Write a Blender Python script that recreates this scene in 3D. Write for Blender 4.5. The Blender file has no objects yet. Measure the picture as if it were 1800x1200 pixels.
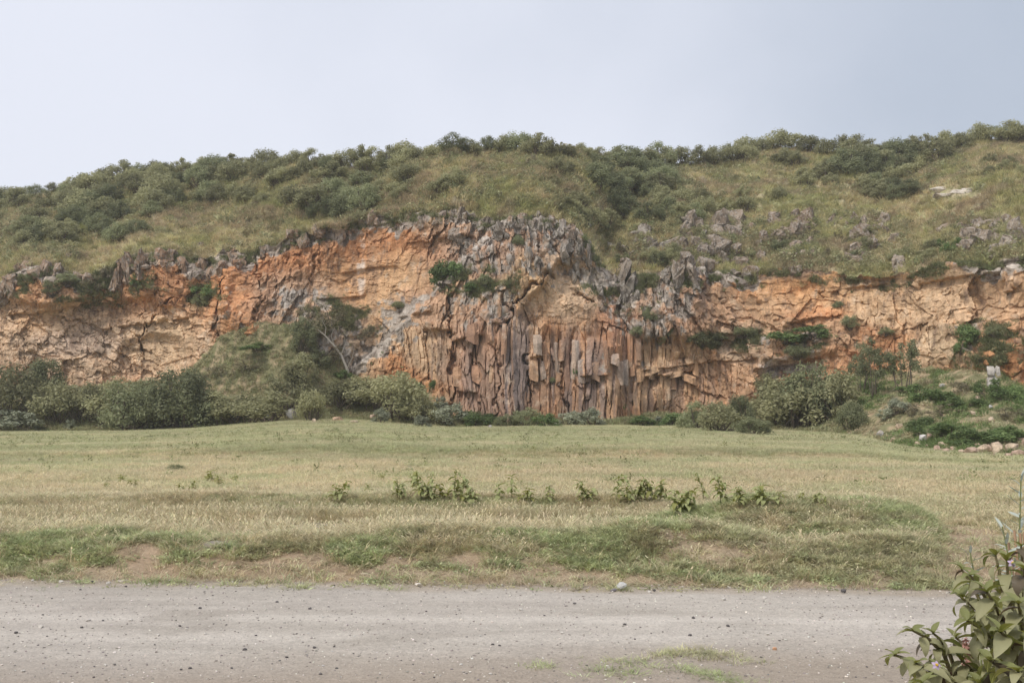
import bpy, bmesh, math, random
import numpy as np
from mathutils import Vector, Matrix, Euler

# ------------------------------------------------------------------ camera, sky, sun, exposure
scene = bpy.context.scene
F = 1800.0                       # focal length in photo pixels (photo is 1800 x 1200)
CAM_Z = 1.7
PITCH = math.atan(105 / F)
cd = bpy.data.cameras.new('camera'); cd.sensor_width = 36; cd.lens = 36
cd.clip_start = 0.05; cd.clip_end = 3000
cam = bpy.data.objects.new('camera', cd); scene.collection.objects.link(cam)
cam.location = (0, 0, CAM_Z); cam.rotation_euler = (math.pi / 2 + PITCH, 0, 0)
scene.camera = cam

SUN_EL, SUN_AZ = math.radians(52), math.radians(-136)   # azimuth from +Y towards +X: behind the camera, to the left
world = bpy.data.worlds.new('World'); scene.world = world; world.use_nodes = True
wn, wl = world.node_tree.nodes, world.node_tree.links
bg = wn['Background']
sky = wn.new('ShaderNodeTexSky'); sky.sky_type = 'NISHITA'; sky.sun_disc = False
sky.sun_elevation = SUN_EL; sky.sun_rotation = SUN_AZ; sky.dust_density = 4.0; sky.air_density = 1.2
tc = wn.new('ShaderNodeTexCoord'); sep = wn.new('ShaderNodeSeparateXYZ'); wl.new(tc.outputs['Generated'], sep.inputs[0])
nz = wn.new('ShaderNodeTexNoise'); nz.inputs['Scale'].default_value = 2.1; nz.inputs['Detail'].default_value = 5; nz.inputs['Roughness'].default_value = 0.5
wl.new(tc.outputs['Generated'], nz.inputs['Vector'])
mr = wn.new('ShaderNodeMath'); mr.operation = 'MULTIPLY_ADD'; mr.inputs[1].default_value = 1.15; mr.inputs[2].default_value = -0.30
wl.new(nz.outputs['Fac'], mr.inputs[0])
ad = wn.new('ShaderNodeMath'); ad.operation = 'ADD'; wl.new(sep.outputs['X'], ad.inputs[0]); wl.new(mr.outputs[0], ad.inputs[1])
ramp = wn.new('ShaderNodeMapRange'); ramp.interpolation_type = 'SMOOTHSTEP'
ramp.inputs['From Min'].default_value = 0.02; ramp.inputs['From Max'].default_value = 0.98
wl.new(ad.outputs[0], ramp.inputs['Value'])
cl = wn.new('ShaderNodeMix'); cl.data_type = 'RGBA'
cl.inputs['A'].default_value = (0.77, 0.795, 0.885, 1); cl.inputs['B'].default_value = (0.445, 0.50, 0.595, 1)
wl.new(ramp.outputs[0], cl.inputs['Factor'])
sm = wn.new('ShaderNodeVectorMath'); sm.operation = 'SCALE'; sm.inputs['Scale'].default_value = 0.1
wl.new(sky.outputs[0], sm.inputs[0])
mx = wn.new('ShaderNodeMix'); mx.data_type = 'RGBA'; mx.inputs['Factor'].default_value = 0.88   # overcast cloud sheet over the sky
wl.new(sm.outputs[0], mx.inputs['A']); wl.new(cl.outputs['Result'], mx.inputs['B'])
wl.new(mx.outputs['Result'], bg.inputs['Color']); bg.inputs['Strength'].default_value = 0.745

sd = bpy.data.lights.new('sun', 'SUN'); sd.energy = 1.5; sd.angle = math.radians(12); sd.color = (1.0, 0.96, 0.9)
sun = bpy.data.objects.new('sun', sd); scene.collection.objects.link(sun)
sdir = Vector((math.sin(SUN_AZ) * math.cos(SUN_EL), math.cos(SUN_AZ) * math.cos(SUN_EL), math.sin(SUN_EL)))
sun.rotation_euler = sdir.to_track_quat('Z', 'Y').to_euler(); sun.location = (-20, -30, 60)
vs = scene.view_settings; vs.view_transform = 'Standard'; vs.look = 'None'; vs.exposure = 0.62; vs.gamma = 1.0; vs.use_curve_mapping = False
scene.cycles.use_denoising = True; scene.cycles.denoising_prefilter = 'ACCURATE'
scene.cycles.max_bounces = 5; scene.cycles.diffuse_bounces = 3; scene.cycles.transparent_max_bounces = 4

# ------------------------------------------------------------------ helpers
rng = np.random.default_rng(7); rnd = random.Random(7)
CP, SP = math.cos(PITCH), math.sin(PITCH)

def p2w(px, py, Y):
    px, py, Y = np.broadcast_arrays(np.asarray(px, float), np.asarray(py, float), np.asarray(Y, float))
    d = (px - 900) / F; e = (600 - py) / F
    t = Y / (CP - e * SP)
    return np.stack([t * d, Y, CAM_Z + t * (SP + e * CP)], -1)

def w2p(P):
    P = np.asarray(P, float)
    x, y, z = P[..., 0], P[..., 1], P[..., 2] - CAM_Z
    dep = np.maximum(y * CP + z * SP, 0.05); up = -y * SP + z * CP
    return 900 + F * x / dep, 600 - F * up / dep

def interp(px, tab):
    a = np.array(tab, float); return np.interp(px, a[:, 0], a[:, 1])

def h2(ix, iy, s):
    ix = ix.astype(np.int64); iy = iy.astype(np.int64)
    n = (ix * 374761393 + iy * 668265263 + s * 1274126177) & 0xFFFFFFFF
    n = ((n ^ (n >> 13)) * 1103515245) & 0xFFFFFFFF
    n = ((n ^ (n >> 16)) * 2246822519) & 0xFFFFFFFF
    n = n ^ (n >> 15)
    return (n & 0xFFFFFF) / float(0x1000000)

def vnoise(x, y, s=0):
    x = np.asarray(x, float); y = np.asarray(y, float)
    ix, iy = np.floor(x), np.floor(y); fx, fy = x - ix, y - iy
    fx = fx * fx * fx * (fx * (fx * 6 - 15) + 10); fy = fy * fy * fy * (fy * (fy * 6 - 15) + 10)
    a, b = h2(ix, iy, s), h2(ix + 1, iy, s); c, d = h2(ix, iy + 1, s), h2(ix + 1, iy + 1, s)
    return (a + (b - a) * fx) * (1 - fy) + (c + (d - c) * fx) * fy

def fbm(x, y, s=0, o=4, g=0.5):
    r = 0; amp = 1; tot = 0
    for i in range(o):
        r = r + amp * vnoise(x * 2 ** i + 17.3 * i, y * 2 ** i - 9.1 * i, s + i); tot += amp; amp *= g
    return r / tot

def worley(x, y, s=0):
    x = np.asarray(x, float); y = np.asarray(y, float)
    ix, iy = np.floor(x), np.floor(y)
    f1 = np.full(x.shape, 9.0); f2 = np.full(x.shape, 9.0)
    cx = np.zeros(x.shape); cy = np.zeros(x.shape); dx = np.zeros(x.shape); dy = np.zeros(x.shape)
    for i in (-1, 0, 1):
        for j in (-1, 0, 1):
            gx, gy = ix + i, iy + j
            qx = gx + 0.1 + 0.8 * h2(gx, gy, s) - x; qy = gy + 0.1 + 0.8 * h2(gx, gy, s + 91) - y
            d = np.sqrt(qx * qx + qy * qy)
            near = d < f1
            f2 = np.where(near, f1, np.minimum(f2, d)); f1 = np.where(near, d, f1)
            cx = np.where(near, gx, cx); cy = np.where(near, gy, cy)
            dx = np.where(near, -qx, dx); dy = np.where(near, -qy, dy)
    return f1, f2, dx, dy, cx, cy

def sstep(a, b, x):
    t = np.clip((x - a) / (b - a), 0, 1); return t * t * (3 - 2 * t)

def lerp(a, b, t): return a + (b - a) * t

def mesh_np(name, V, Fq, smooth=False, col=None, mat=None):
    """V (n,3); Fq (m,4) or (m,3)"""
    me = bpy.data.meshes.new(name)
    V = np.asarray(V, np.float32); Fq = np.asarray(Fq, np.int32); k = Fq.shape[1]
    me.vertices.add(len(V)); me.vertices.foreach_set('co', V.ravel())
    me.loops.add(Fq.size); me.loops.foreach_set('vertex_index', Fq.ravel())
    me.polygons.add(len(Fq)); me.polygons.foreach_set('loop_start', np.arange(0, Fq.size, k, dtype=np.int32))
    if smooth: me.polygons.foreach_set('use_smooth', np.ones(len(Fq), bool))
    else: me.polygons.foreach_set('use_smooth', np.zeros(len(Fq), bool))
    me.update(calc_edges=True)
    if col is not None: set_col(me, col)
    if mat: me.materials.append(mat)
    return me

def set_col(me, col):
    a = me.color_attributes.new('col', 'FLOAT_COLOR', 'POINT')
    c = np.ones((len(me.vertices), 4), np.float32); c[:, :3] = col
    a.data.foreach_set('color', c.ravel())

def grid_faces(nr, nc):
    i = np.arange((nr - 1) * (nc - 1)); r, c = i // (nc - 1), i % (nc - 1); a = r * nc + c
    return np.stack([a, a + 1, a + nc + 1, a + nc], -1)

C = scene.collection
def obj(name, me, parent=None, loc=(0, 0, 0), rot=(0, 0, 0), scl=(1, 1, 1)):
    o = bpy.data.objects.new(name, me); C.objects.link(o)
    o.location = loc; o.rotation_euler = rot; o.scale = scl; o.parent = parent
    return o
def tag(o, label=None, cat=None, group=None, kind=None):
    if label: o['label'] = label
    if cat: o['category'] = cat
    if group: o['group'] = group
    if kind: o['kind'] = kind
    return o
WORDS = 'first second third fourth fifth sixth seventh eighth ninth tenth eleventh twelfth'.split()
def nth(i):
    if i < 12: return WORDS[i]
    n = i + 1
    return '%d%s' % (n, 'th' if 10 <= n % 100 <= 20 else {1: 'st', 2: 'nd', 3: 'rd'}.get(n % 10, 'th'))

# ------------------------------------------------------------------ materials
def new_mat(name, rough=0.9):
    m = bpy.data.materials.new(name); m.use_nodes = True
    n, l = m.node_tree.nodes, m.node_tree.links
    b = n['Principled BSDF']; b.inputs['Roughness'].default_value = rough; b.inputs['Specular IOR Level'].default_value = 0.15
    return m, n, l, b

def mixc(n, l, a, b, fac, mode='MIX'):
    m = n.new('ShaderNodeMix'); m.data_type = 'RGBA'; m.blend_type = mode
    for s, v in (('A', a), ('B', b)):
        if isinstance(v, tuple): m.inputs[s].default_value = v if len(v) == 4 else (*v, 1)
        else: l.new(v, m.inputs[s])
    if isinstance(fac, (int, float)): m.inputs['Factor'].default_value = fac
    else: l.new(fac, m.inputs['Factor'])
    return m.outputs['Result']

def noise(n, l, scale, detail=5, rough=0.55, vec=None, stretch=None):
    t = n.new('ShaderNodeTexNoise'); t.inputs['Scale'].default_value = scale
    t.inputs['Detail'].default_value = detail; t.inputs['Roughness'].default_value = rough
    if vec is not None:
        if stretch:
            mp = n.new('ShaderNodeMapping'); mp.inputs['Scale'].default_value = stretch; l.new(vec, mp.inputs['Vector']); vec = mp.outputs[0]
        l.new(vec, t.inputs['Vector'])
    return t.outputs['Fac']

def mrange(n, l, v, a, b, c=0.0, d=1.0):
    m = n.new('ShaderNodeMapRange'); l.new(v, m.inputs['Value'])
    m.inputs['From Min'].default_value = a; m.inputs['From Max'].default_value = b
    m.inputs['To Min'].default_value = c; m.inputs['To Max'].default_value = d
    return m.outputs[0]

def bump(n, l, h, b, dist, strength=1.0):
    t = n.new('ShaderNodeBump'); t.inputs['Distance'].default_value = dist; t.inputs['Strength'].default_value = strength
    l.new(h, t.inputs['Height']); l.new(t.outputs[0], b.inputs['Normal'])

def attr_mat(name, s1, s2, lo=0.72, hi=1.28, bump_d=0.03, rough=0.92, geo=True):
    m, n, l, b = new_mat(name, rough)
    a = n.new('ShaderNodeAttribute'); a.attribute_name = 'col'
    g = n.new('ShaderNodeNewGeometry')
    f1 = noise(n, l, s1, 6, 0.6, g.outputs['Position']); f2 = noise(n, l, s2, 4, 0.6, g.outputs['Position'])
    v = n.new('ShaderNodeMath'); v.operation = 'MULTIPLY'
    l.new(mrange(n, l, f1, 0.3, 0.7, lo, hi), v.inputs[0]); l.new(mrange(n, l, f2, 0.3, 0.7, lo, hi), v.inputs[1])
    vm = n.new('ShaderNodeVectorMath'); vm.operation = 'SCALE'; l.new(a.outputs['Color'], vm.inputs[0]); l.new(v.outputs[0], vm.inputs['Scale'])
    l.new(vm.outputs[0], b.inputs['Base Color'])
    if bump_d: bump(n, l, f2, b, bump_d)
    return m

def rock_mat():
    m, n, l, b = new_mat('cliff_rock', 0.95)
    a = n.new('ShaderNodeAttribute'); a.attribute_name = 'col'; g = n.new('ShaderNodeNewGeometry'); pos = g.outputs['Position']
    f1 = noise(n, l, 1.3, 6, 0.6, pos); f2 = noise(n, l, 6.0, 5, 0.65, pos); st = noise(n, l, 1.5, 6, 0.65, pos, (1, 1, 0.22)); pa = noise(n, l, 0.9, 6, 0.62, pos)
    c = mixc(n, l, a.outputs['Color'], (0.17, 0.11, 0.08, 1), mrange(n, l, st, 0.53, 0.66, 0, 0.7))
    c = mixc(n, l, c, (0.62, 0.50, 0.37, 1), mrange(n, l, pa, 0.57, 0.68, 0, 0.5))
    v = n.new('ShaderNodeMath'); v.operation = 'MULTIPLY'; l.new(mrange(n, l, f1, 0.3, 0.7, 0.8, 1.2), v.inputs[0]); l.new(mrange(n, l, f2, 0.3, 0.7, 0.72, 1.28), v.inputs[1])
    vm = n.new('ShaderNodeVectorMath'); vm.operation = 'SCALE'; l.new(c, vm.inputs[0]); l.new(v.outputs[0], vm.inputs['Scale']); l.new(vm.outputs[0], b.inputs['Base Color'])
    bump(n, l, f2, b, 0.06); return m
M_ROCK = rock_mat()
def mottled(name, base_k, dark, pale, sc, stretch=(1, 1, 1), lo=0.42, hi=0.60):
    m, n, l, b = new_mat(name, 0.95)
    a = n.new('ShaderNodeAttribute'); a.attribute_name = 'col'; g = n.new('ShaderNodeNewGeometry'); pos = g.outputs['Position']
    f1 = noise(n, l, sc, 6, 0.65, pos, stretch); f2 = noise(n, l, sc * 2.7, 5, 0.6, pos, stretch)
    c = mixc(n, l, a.outputs['Color'], dark, mrange(n, l, f1, hi - 0.07, hi + 0.05, 0, base_k)); c = mixc(n, l, c, pale, mrange(n, l, f2, hi - 0.06, hi + 0.06, 0, base_k * 0.7))
    l.new(c, b.inputs['Base Color']); bump(n, l, f2, b, 0.12); return m
M_CRAG = mottled('lichen_crag', 0.85, (0.09, 0.075, 0.06, 1), (0.47, 0.43, 0.375, 1), 2.4, (1, 1, 0.6), hi=0.56)
M_COLU = mottled('column_rock', 0.6, (0.15, 0.095, 0.075, 1), (0.55, 0.40, 0.27, 1), 1.5, (1, 1, 0.2), hi=0.55)
M_SOIL = attr_mat('soil', 2.5, 30.0, 0.82, 1.18, 0.02)
M_HILL = attr_mat('hill_turf', 0.9, 5.0, 0.75, 1.25, 0.08)

def tint_mat(name, inst=True, trans=0.25, var=0.35):
    """plant material; colour comes from the instancer's tint, or from the object's own colour"""
    m, n, l, b = new_mat(name, 0.75)
    oi = n.new('ShaderNodeObjectInfo')
    if inst:
        a = n.new('ShaderNodeAttribute'); a.attribute_type = 'INSTANCER'; a.attribute_name = 'tint'; c = a.outputs['Color']
    else: c = oi.outputs['Color']
    g = n.new('ShaderNodeNewGeometry')
    f = noise(n, l, 9.0, 2, 0.6, g.outputs['Position'])
    r = mrange(n, l, f, 0.3, 0.7, 1 - var, 1 + var)
    vm = n.new('ShaderNodeVectorMath'); vm.operation = 'SCALE'; l.new(c, vm.inputs[0]); l.new(r, vm.inputs['Scale'])
    l.new(vm.outputs[0], b.inputs['Base Color'])
    if trans:
        tr = n.new('ShaderNodeBsdfTranslucent'); l.new(vm.outputs[0], tr.inputs['Color'])
        ms = n.new('ShaderNodeMixShader'); ms.inputs['Fac'].default_value = trans
        l.new(b.outputs[0], ms.inputs[1]); l.new(tr.outputs[0], ms.inputs[2]); l.new(ms.outputs[0], n['Material Output'].inputs['Surface'])
    return m
M_GRASS = tint_mat('grass_blades', True, 0.3, 0.3)

def leaf_mat(name, c1, c2, c3, trans=0.25):
    m, n, l, b = new_mat(name, 0.7)
    a = n.new('ShaderNodeAttribute'); a.attribute_name = 'col'
    oi = n.new('ShaderNodeObjectInfo')
    sx = n.new('ShaderNodeSeparateColor'); l.new(a.outputs['Color'], sx.inputs[0])
    base = mixc(n, l, c1, c2, sx.outputs[0])
    base = mixc(n, l, base, c3, mrange(n, l, sx.outputs[1], 0.75, 1.0, 0.0, 0.8))
    v = mrange(n, l, oi.outputs['Random'], 0, 1, 0.66, 1.34)
    vm = n.new('ShaderNodeVectorMath'); vm.operation = 'SCALE'; l.new(base, vm.inputs[0]); l.new(v, vm.inputs['Scale'])
    l.new(vm.outputs[0], b.inputs['Base Color'])
    if trans:
        tr = n.new('ShaderNodeBsdfTranslucent'); l.new(vm.outputs[0], tr.inputs['Color'])
        ms = n.new('ShaderNodeMixShader'); ms.inputs['Fac'].default_value = trans
        l.new(b.outputs[0], ms.inputs[1]); l.new(tr.outputs[0], ms.inputs[2]); l.new(ms.outputs[0], n['Material Output'].inputs['Surface'])
    return m
M_BUSH_A = leaf_mat('bush_leaves_olive', (0.26, 0.26, 0.14), (0.40, 0.385, 0.21), (0.52, 0.495, 0.30), 0.42)
M_BUSH_B = leaf_mat('bush_leaves_dark', (0.20, 0.22, 0.12), (0.33, 0.345, 0.185), (0.46, 0.46, 0.28), 0.42)
M_BUSH_S = leaf_mat('bush_leaves_silver', (0.25, 0.265, 0.18), (0.37, 0.385, 0.27), (0.48, 0.49, 0.37), 0.35)
M_BUSH_G = leaf_mat('bush_leaves_green', (0.115, 0.175, 0.065), (0.20, 0.27, 0.10), (0.30, 0.36, 0.16), 0.35)
M_BUSH_Y = leaf_mat('bush_leaves_dry', (0.19, 0.16, 0.10), (0.28, 0.25, 0.15), (0.34, 0.31, 0.2))

def bark_mat(name, c):
    m, n, l, b = new_mat(name, 0.95)
    g = n.new('ShaderNodeNewGeometry'); f = noise(n, l, 14, 4, 0.6, g.outputs['Position'], (1, 1, 0.25))
    l.new(mixc(n, l, tuple(x * 0.6 for x in c), tuple(x * 1.3 for x in c), f), b.inputs['Base Color']); bump(n, l, f, b, 0.01)
    return m
M_BARK = bark_mat('bark', (0.16, 0.13, 0.10)); M_BARK_P = bark_mat('pale_bark', (0.42, 0.38, 0.32))

# ------------------------------------------------------------------ ground shape
FOOT_PY = [(-600, 765), (0, 760), (200, 758), (330, 753), (500, 739), (620, 737), (800, 751), (1000, 747), (1200, 750), (1400, 758), (1500, 764), (1600, 791), (1700, 801), (1800, 807), (2400, 815)]
FOOT_Y = [(-600, 78), (0, 79), (500, 79), (800, 76), (1000, 76), (1200, 75), (1400, 70), (1500, 64), (1600, 52), (1700, 47), (1800, 44), (2400, 38)]
BASE_PY = [(-600, 690), (0, 690), (200, 690), (300, 682), (345, 655), (390, 612), (460, 596), (520, 600), (560, 640), (620, 662), (700, 660), (770, 690), (800, 722), (900, 737), (1000, 739), (1100, 736), (1200, 733), (1300, 712), (1400, 690), (1500, 668), (1620, 652), (1700, 648), (1760, 660), (1800, 688), (2400, 690)]
BASE_Y = [(-600, 84), (0, 86), (300, 86), (400, 85), (560, 84), (640, 86), (700, 84), (800, 81), (900, 80), (1000, 80), (1100, 80.5), (1200, 82), (1300, 82), (1400, 81), (1500, 78), (1620, 75), (1700, 72), (1800, 68), (2400, 60)]
pxs = np.arange(-600, 2401, 4.0)
def smooth(a, k):
    w = np.hanning(2 * k + 3)[1:-1]; w /= w.sum(); return np.convolve(np.pad(a, k, mode='edge'), w, 'valid')
foot_y = smooth(interp(pxs, FOOT_Y), 12); foot_py = smooth(interp(pxs, FOOT_PY), 8)
base_y = smooth(interp(pxs, BASE_Y), 8); base_py = smooth(interp(pxs, BASE_PY), 4)
foot_z = p2w(pxs, foot_py, foot_y)[:, 2]; base_z = p2w(pxs, base_py, base_y)[:, 2]

def road_edge(x): return 9.37 - 0.061 * x + 0.10 * (fbm(x * 0.8, x * 0 + 3.3, 5, 3) - 0.5) + 0.1 * (vnoise(x * 0.15, x * 0, 8) - 0.5)

def ridge(x, y, yc, w, h, x0, x1, fade=1.2):
    return h * np.exp(-((y - yc) / w) ** 2) * sstep(x0 - fade, x0 + fade, x) * (1 - sstep(x1 - fade, x1 + fade, x))

def ground_z(x, y):
    x = np.asarray(x, float); y = np.asarray(y, float)
    px = 900 + F * x / np.maximum(y, 4.0)
    fy = np.interp(px, pxs, foot_y); fz = np.interp(px, pxs, foot_z)
    by = np.interp(px, pxs, base_y); bz = np.interp(px, pxs, base_z)
    # plain and talus
    t = np.clip((y - 24) / np.maximum(fy - 24, 1), 0, 1); z = fz * t
    u = np.clip((y - fy) / np.maximum(by - fy, 1), 0, 1.15)
    z = z + (bz - fz) * (0.35 * u + 0.65 * u * u * (1.5 - 0.5 * u))
    tal = sstep(0.0, 0.15, u)
    z = z + tal * (0.9 * (fbm(x * 0.25, y * 0.25, 11, 4) - 0.5) + 0.5 * (fbm(x * 1.1, y * 1.1, 13, 3) - 0.5)) * sstep(4, 10, by - fy + 4)
    z = z + (1 - tal) * sstep(20, 30, y) * 0.16 * (fbm(x * 0.12, y * 0.2, 17, 3) - 0.5)
    # low lip crossing the plain
    z = z + 0.13 * sstep(31.5, 33.5, y + 1.0 * (vnoise(x * 0.1, x * 0, 3) - 0.5)) * (1 - sstep(40, 60, y))
    # banks beside the road
    e = road_edge(x); on = sstep(0.0, 1.1, y - e)
    wob = 0.35 * (fbm(x * 0.5, y * 0.3, 21, 3) - 0.5)
    n = 0.6 + 0.8 * fbm(x * 0.6, y * 0.6, 23, 3)
    near = ridge(x, y, 11.4 + wob, 0.95, 0.25, -12, 2.2) * n
    near += ridge(x, y, 16.3 + 2 * wob, 0.9, 0.15, -14, 2.5) * n
    near += ridge(x, y, 13.4 + wob, 1.5, 0.40, 2.4, 5.6, 1.0) * (0.75 + 0.5 * fbm(x * 0.7, y * 0.7, 25, 3))
    near += ridge(x, y, 11.0 + wob, 0.8, 0.16, 1.5, 5.0, 1.0) * n
    near += ridge(x, y, 12.6 + wob, 1.3, 0.42, 7.0, 14, 0.6) * n
    near += 0.10 * (fbm(x * 1.3, y * 1.3, 27, 4) - 0.5) + 0.05 * (fbm(x * 5, y * 5, 29, 3) - 0.5)
    pth = path_d(x, y)
    near = near * (0.25 + 0.75 * sstep(0.15, 0.75, pth))
    z = z + on * near * (1 - sstep(17.5, 21, y))
    # behind the near edge of the road: a low verge under the camera
    z = z + (1 - sstep(2.2, 5.0, y)) * (0.06 * fbm(x * 1.1, y * 1.1, 31, 3) - 0.02)
    return z

def path_d(x, y):                       # distance to the trodden path on the right
    cxp = np.interp(y, [9, 10.0, 11.5, 13.0, 14.5, 17], [4.35, 4.6, 5.15, 5.75, 6.2, 6.9]); return np.abs(x - cxp)

def hit(px, py, lo=4.0, hi=96.0):
    Y = np.linspace(lo, hi, 3000); P = p2w(px, py, Y)
    g = ground_z(P[:, 0], P[:, 1]); below = np.nonzero(P[:, 2] <= g)[0]
    i = below[0] if len(below) else len(Y) - 1
    return P[i, 0], Y[i], float(g[i])

# ---- ground colours (real soil and turf colours)
SOIL = np.array((0.38, 0.29, 0.20)); SOIL_R = np.array((0.375, 0.275, 0.185)); GREYS = np.array((0.38, 0.335, 0.295))
DRY = np.array((0.44, 0.36, 0.20)); GREEN = np.array((0.165, 0.20, 0.085)); OLIVE = np.array((0.30, 0.285, 0.145)); BROWN = np.array((0.25, 0.19, 0.115))

def ell(px, py, cx, cy, rx, ry, soft=0.5):
    d = np.sqrt(((px - cx) / rx) ** 2 + ((py - cy) / ry) ** 2); return 1 - sstep(1 - soft, 1 + soft, d)

def cover(x, y):
    """how much green weed, dry straw and bare soil there is at a spot; each 0..1"""
    px, py = w2p(np.stack([x, y, ground_z(x, y)], -1))
    n1 = fbm(x * 0.9, y * 0.9, 41, 4); n2 = fbm(x * 2.6, y * 2.2, 43, 3); n3 = fbm(x * 0.25, y * 0.35, 47, 3)
    e = road_edge(x); d = y - e
    nearz = 1 - sstep(16.5, 19.5, y + 2 * (n1 - 0.5))
    edge_w = np.interp(px, [0, 200, 450, 700, 900, 1000, 1300, 1650], [0.6, 0.7, 1.1, 0.95, 1.05, 0.9, 0.5, 0.25])
    bare = (1 - sstep(-0.2, 0.6, d - edge_w + 1.6 * (n2 - 0.5)))
    patchy = sstep(930, 1050, px) * (1 - sstep(11.6, 12.4, y)) * sstep(0.54, 0.60, fbm(x * 1.7, y * 3.0, 49, 3))
    grey = np.maximum.reduce([ell(px, py, 560, 930, 105, 14), ell(px, py, 930, 924, 110, 10), ell(px, py, 300, 948, 160, 18) * sstep(0.45, 0.6, n2)])
    bare = np.maximum.reduce([bare, patchy * 0.9, grey, (1 - sstep(0.32, 0.58, path_d(x, y) + 0.3 * (n2 - 0.5))) * (1 - sstep(13.5, 15.5, y))])
    talus_foot = np.interp(px, pxs, foot_y)
    green = np.maximum.reduce([
        0.95 * sstep(0.04, 0.26, n1) * (1 - sstep(11.2, 12.0, y + 1.6 * (n2 - 0.5))),
        0.9 * sstep(0.34, 0.52, n1) * np.exp(-((y - 15.9) / 1.1) ** 2) * (1 - sstep(2.5, 3.5, x)),
        sstep(950, 1080, px) * sstep(0.16, 0.32, n1) * (1 - sstep(14.2, 15.6, y + 1.5 * (n2 - 0.5))) * (1 - sstep(5.6, 6.0, x) * (1 - sstep(6.4, 7, x)))])
    green = green * nearz * lerp(0.25, 1.0, sstep(0.36, 0.50, fbm(x * 1.3, y * 3.2, 59, 3)))
    far = sstep(25, 36, y + 14 * (n3 - 0.5) + 6 * (n1 - 0.5))
    return px, py, bare * nearz, green, far, grey, n1, n2, n3

def ground_col(x, y):
    px, py, bare, green, far, grey, n1, n2, n3 = cover(x, y)
    c = DRY * np.ones(x.shape + (1,))
    c = lerp(c, OLIVE * (0.9 + 0.25 * (n3[..., None] - 0.3)), (far * 0.85)[..., None])
    stripes = sstep(0.5, 0.62, fbm(x * 0.06, y * 0.35, 53, 3)) * sstep(19, 24, y)
    c = lerp(c, OLIVE * 0.9, (0.55 * stripes)[..., None])
    c = lerp(c, lerp(BROWN, GREEN, 0.55), (green * 0.9)[..., None])
    fy = np.interp(px, pxs, foot_y); tal = sstep(-0.5, 1.5, y - fy + 2 * (n1 - 0.5))
    tc_ = lerp(lerp(BROWN, GREEN, 0.5), lerp(SOIL_R, DRY, 0.35), sstep(0.45, 0.65, n2)[..., None])
    c = lerp(c, tc_, tal[..., None])
    soil = lerp(lerp(SOIL, SOIL_R, sstep(0.4, 0.6, n1)[..., None]), GREYS, np.maximum(grey, 1 - sstep(0.05, 0.35, y - road_edge(x)))[..., None])
    c = lerp(c, soil, np.maximum(bare, 0.35 * (1 - sstep(17, 20, y)))[..., None])
    # under and before the road
    c = lerp(c, GREYS * 0.95, (1 - sstep(-0.1, 0.1, y - road_edge(x)))[..., None])
    return np.clip(c, 0, 1)

# ground sheet
ys = np.concatenate([np.linspace(-120, -12, 24), np.linspace(-10, 8.5, 50), np.linspace(8.7, 20, 190), np.linspace(20.3, 45, 110), np.linspace(45.4, 97, 150)])
dd = np.concatenate([np.linspace(-1.6, -0.62, 24), np.linspace(-0.61, 0.61, 520), np.linspace(0.62, 1.6, 24)])
GY, GD = np.meshgrid(ys, dd, indexing='ij'); GX = GD * np.maximum(np.abs(GY + 2.0), 10.0)
GZ = ground_z(GX, GY)
V = np.stack([GX, GY, GZ], -1).reshape(-1, 3)
ground = obj('ground', mesh_np('ground', V, grid_faces(len(ys), len(dd)), True, ground_col(GX, GY).reshape(-1, 3), M_SOIL))
tag(ground, kind='structure')

# road sheet
m, n, l, b = new_mat('road_gravel', 0.95)
g = n.new('ShaderNodeNewGeometry'); pos = g.outputs['Position']
wv = n.new('ShaderNodeVectorMath'); wv.operation = 'ADD'
wn_ = n.new('ShaderNodeTexNoise'); wn_.inputs['Scale'].default_value = 0.25; l.new(pos, wn_.inputs['Vector'])
wsc = n.new('ShaderNodeVectorMath'); wsc.operation = 'SCALE'; wsc.inputs['Scale'].default_value = 0.9; l.new(wn_.outputs['Color'], wsc.inputs[0])
l.new(pos, wv.inputs[0]); l.new(wsc.outputs[0], wv.inputs[1])
st = noise(n, l, 1.0, 5, 0.6, wv.outputs[0], (0.28, 1.7, 1)); st2 = noise(n, l, 1.0, 4, 0.65, wv.outputs[0], (0.55, 5.5, 1))
big = noise(n, l, 0.45, 3, 0.5, pos); fine = noise(n, l, 55, 4, 0.7, pos); fine2 = noise(n, l, 16, 4, 0.6, pos)
c = mixc(n, l, (0.405, 0.358, 0.30), (0.535, 0.482, 0.415), mrange(n, l, st, 0.36, 0.64))
c = mixc(n, l, c, (0.59, 0.53, 0.46), mrange(n, l, st2, 0.54, 0.72, 0, 0.55))
sy = n.new('ShaderNodeSeparateXYZ'); l.new(wv.outputs[0], sy.inputs[0])
c = mixc(n, l, c, (0.39, 0.325, 0.26), mrange(n, l, sy.outputs['Y'], 7.6, 6.5, 0, 0.75))
c = mixc(n, l, c, (0.40, 0.35, 0.305), mrange(n, l, big, 0.45, 0.65, 0, 0.5))
ra = n.new('ShaderNodeAttribute'); ra.attribute_name = 'col'; rs = n.new('ShaderNodeSeparateColor'); l.new(ra.outputs['Color'], rs.inputs[0])
c = mixc(n, l, c, (0.62, 0.56, 0.485, 1), rs.outputs[1]); c = mixc(n, l, c, (0.40, 0.33, 0.25, 1), rs.outputs[0]); c = mixc(n, l, c, (0.355, 0.29, 0.225, 1), rs.outputs[2])
vm = n.new('ShaderNodeVectorMath'); vm.operation = 'SCALE'; l.new(c, vm.inputs[0])
mm = n.new('ShaderNodeMath'); mm.operation = 'MULTIPLY'; l.new(mrange(n, l, fine, 0.25, 0.75, 0.72, 1.26), mm.inputs[0]); l.new(mrange(n, l, fine2, 0.3, 0.7, 0.9, 1.1), mm.inputs[1])
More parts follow.
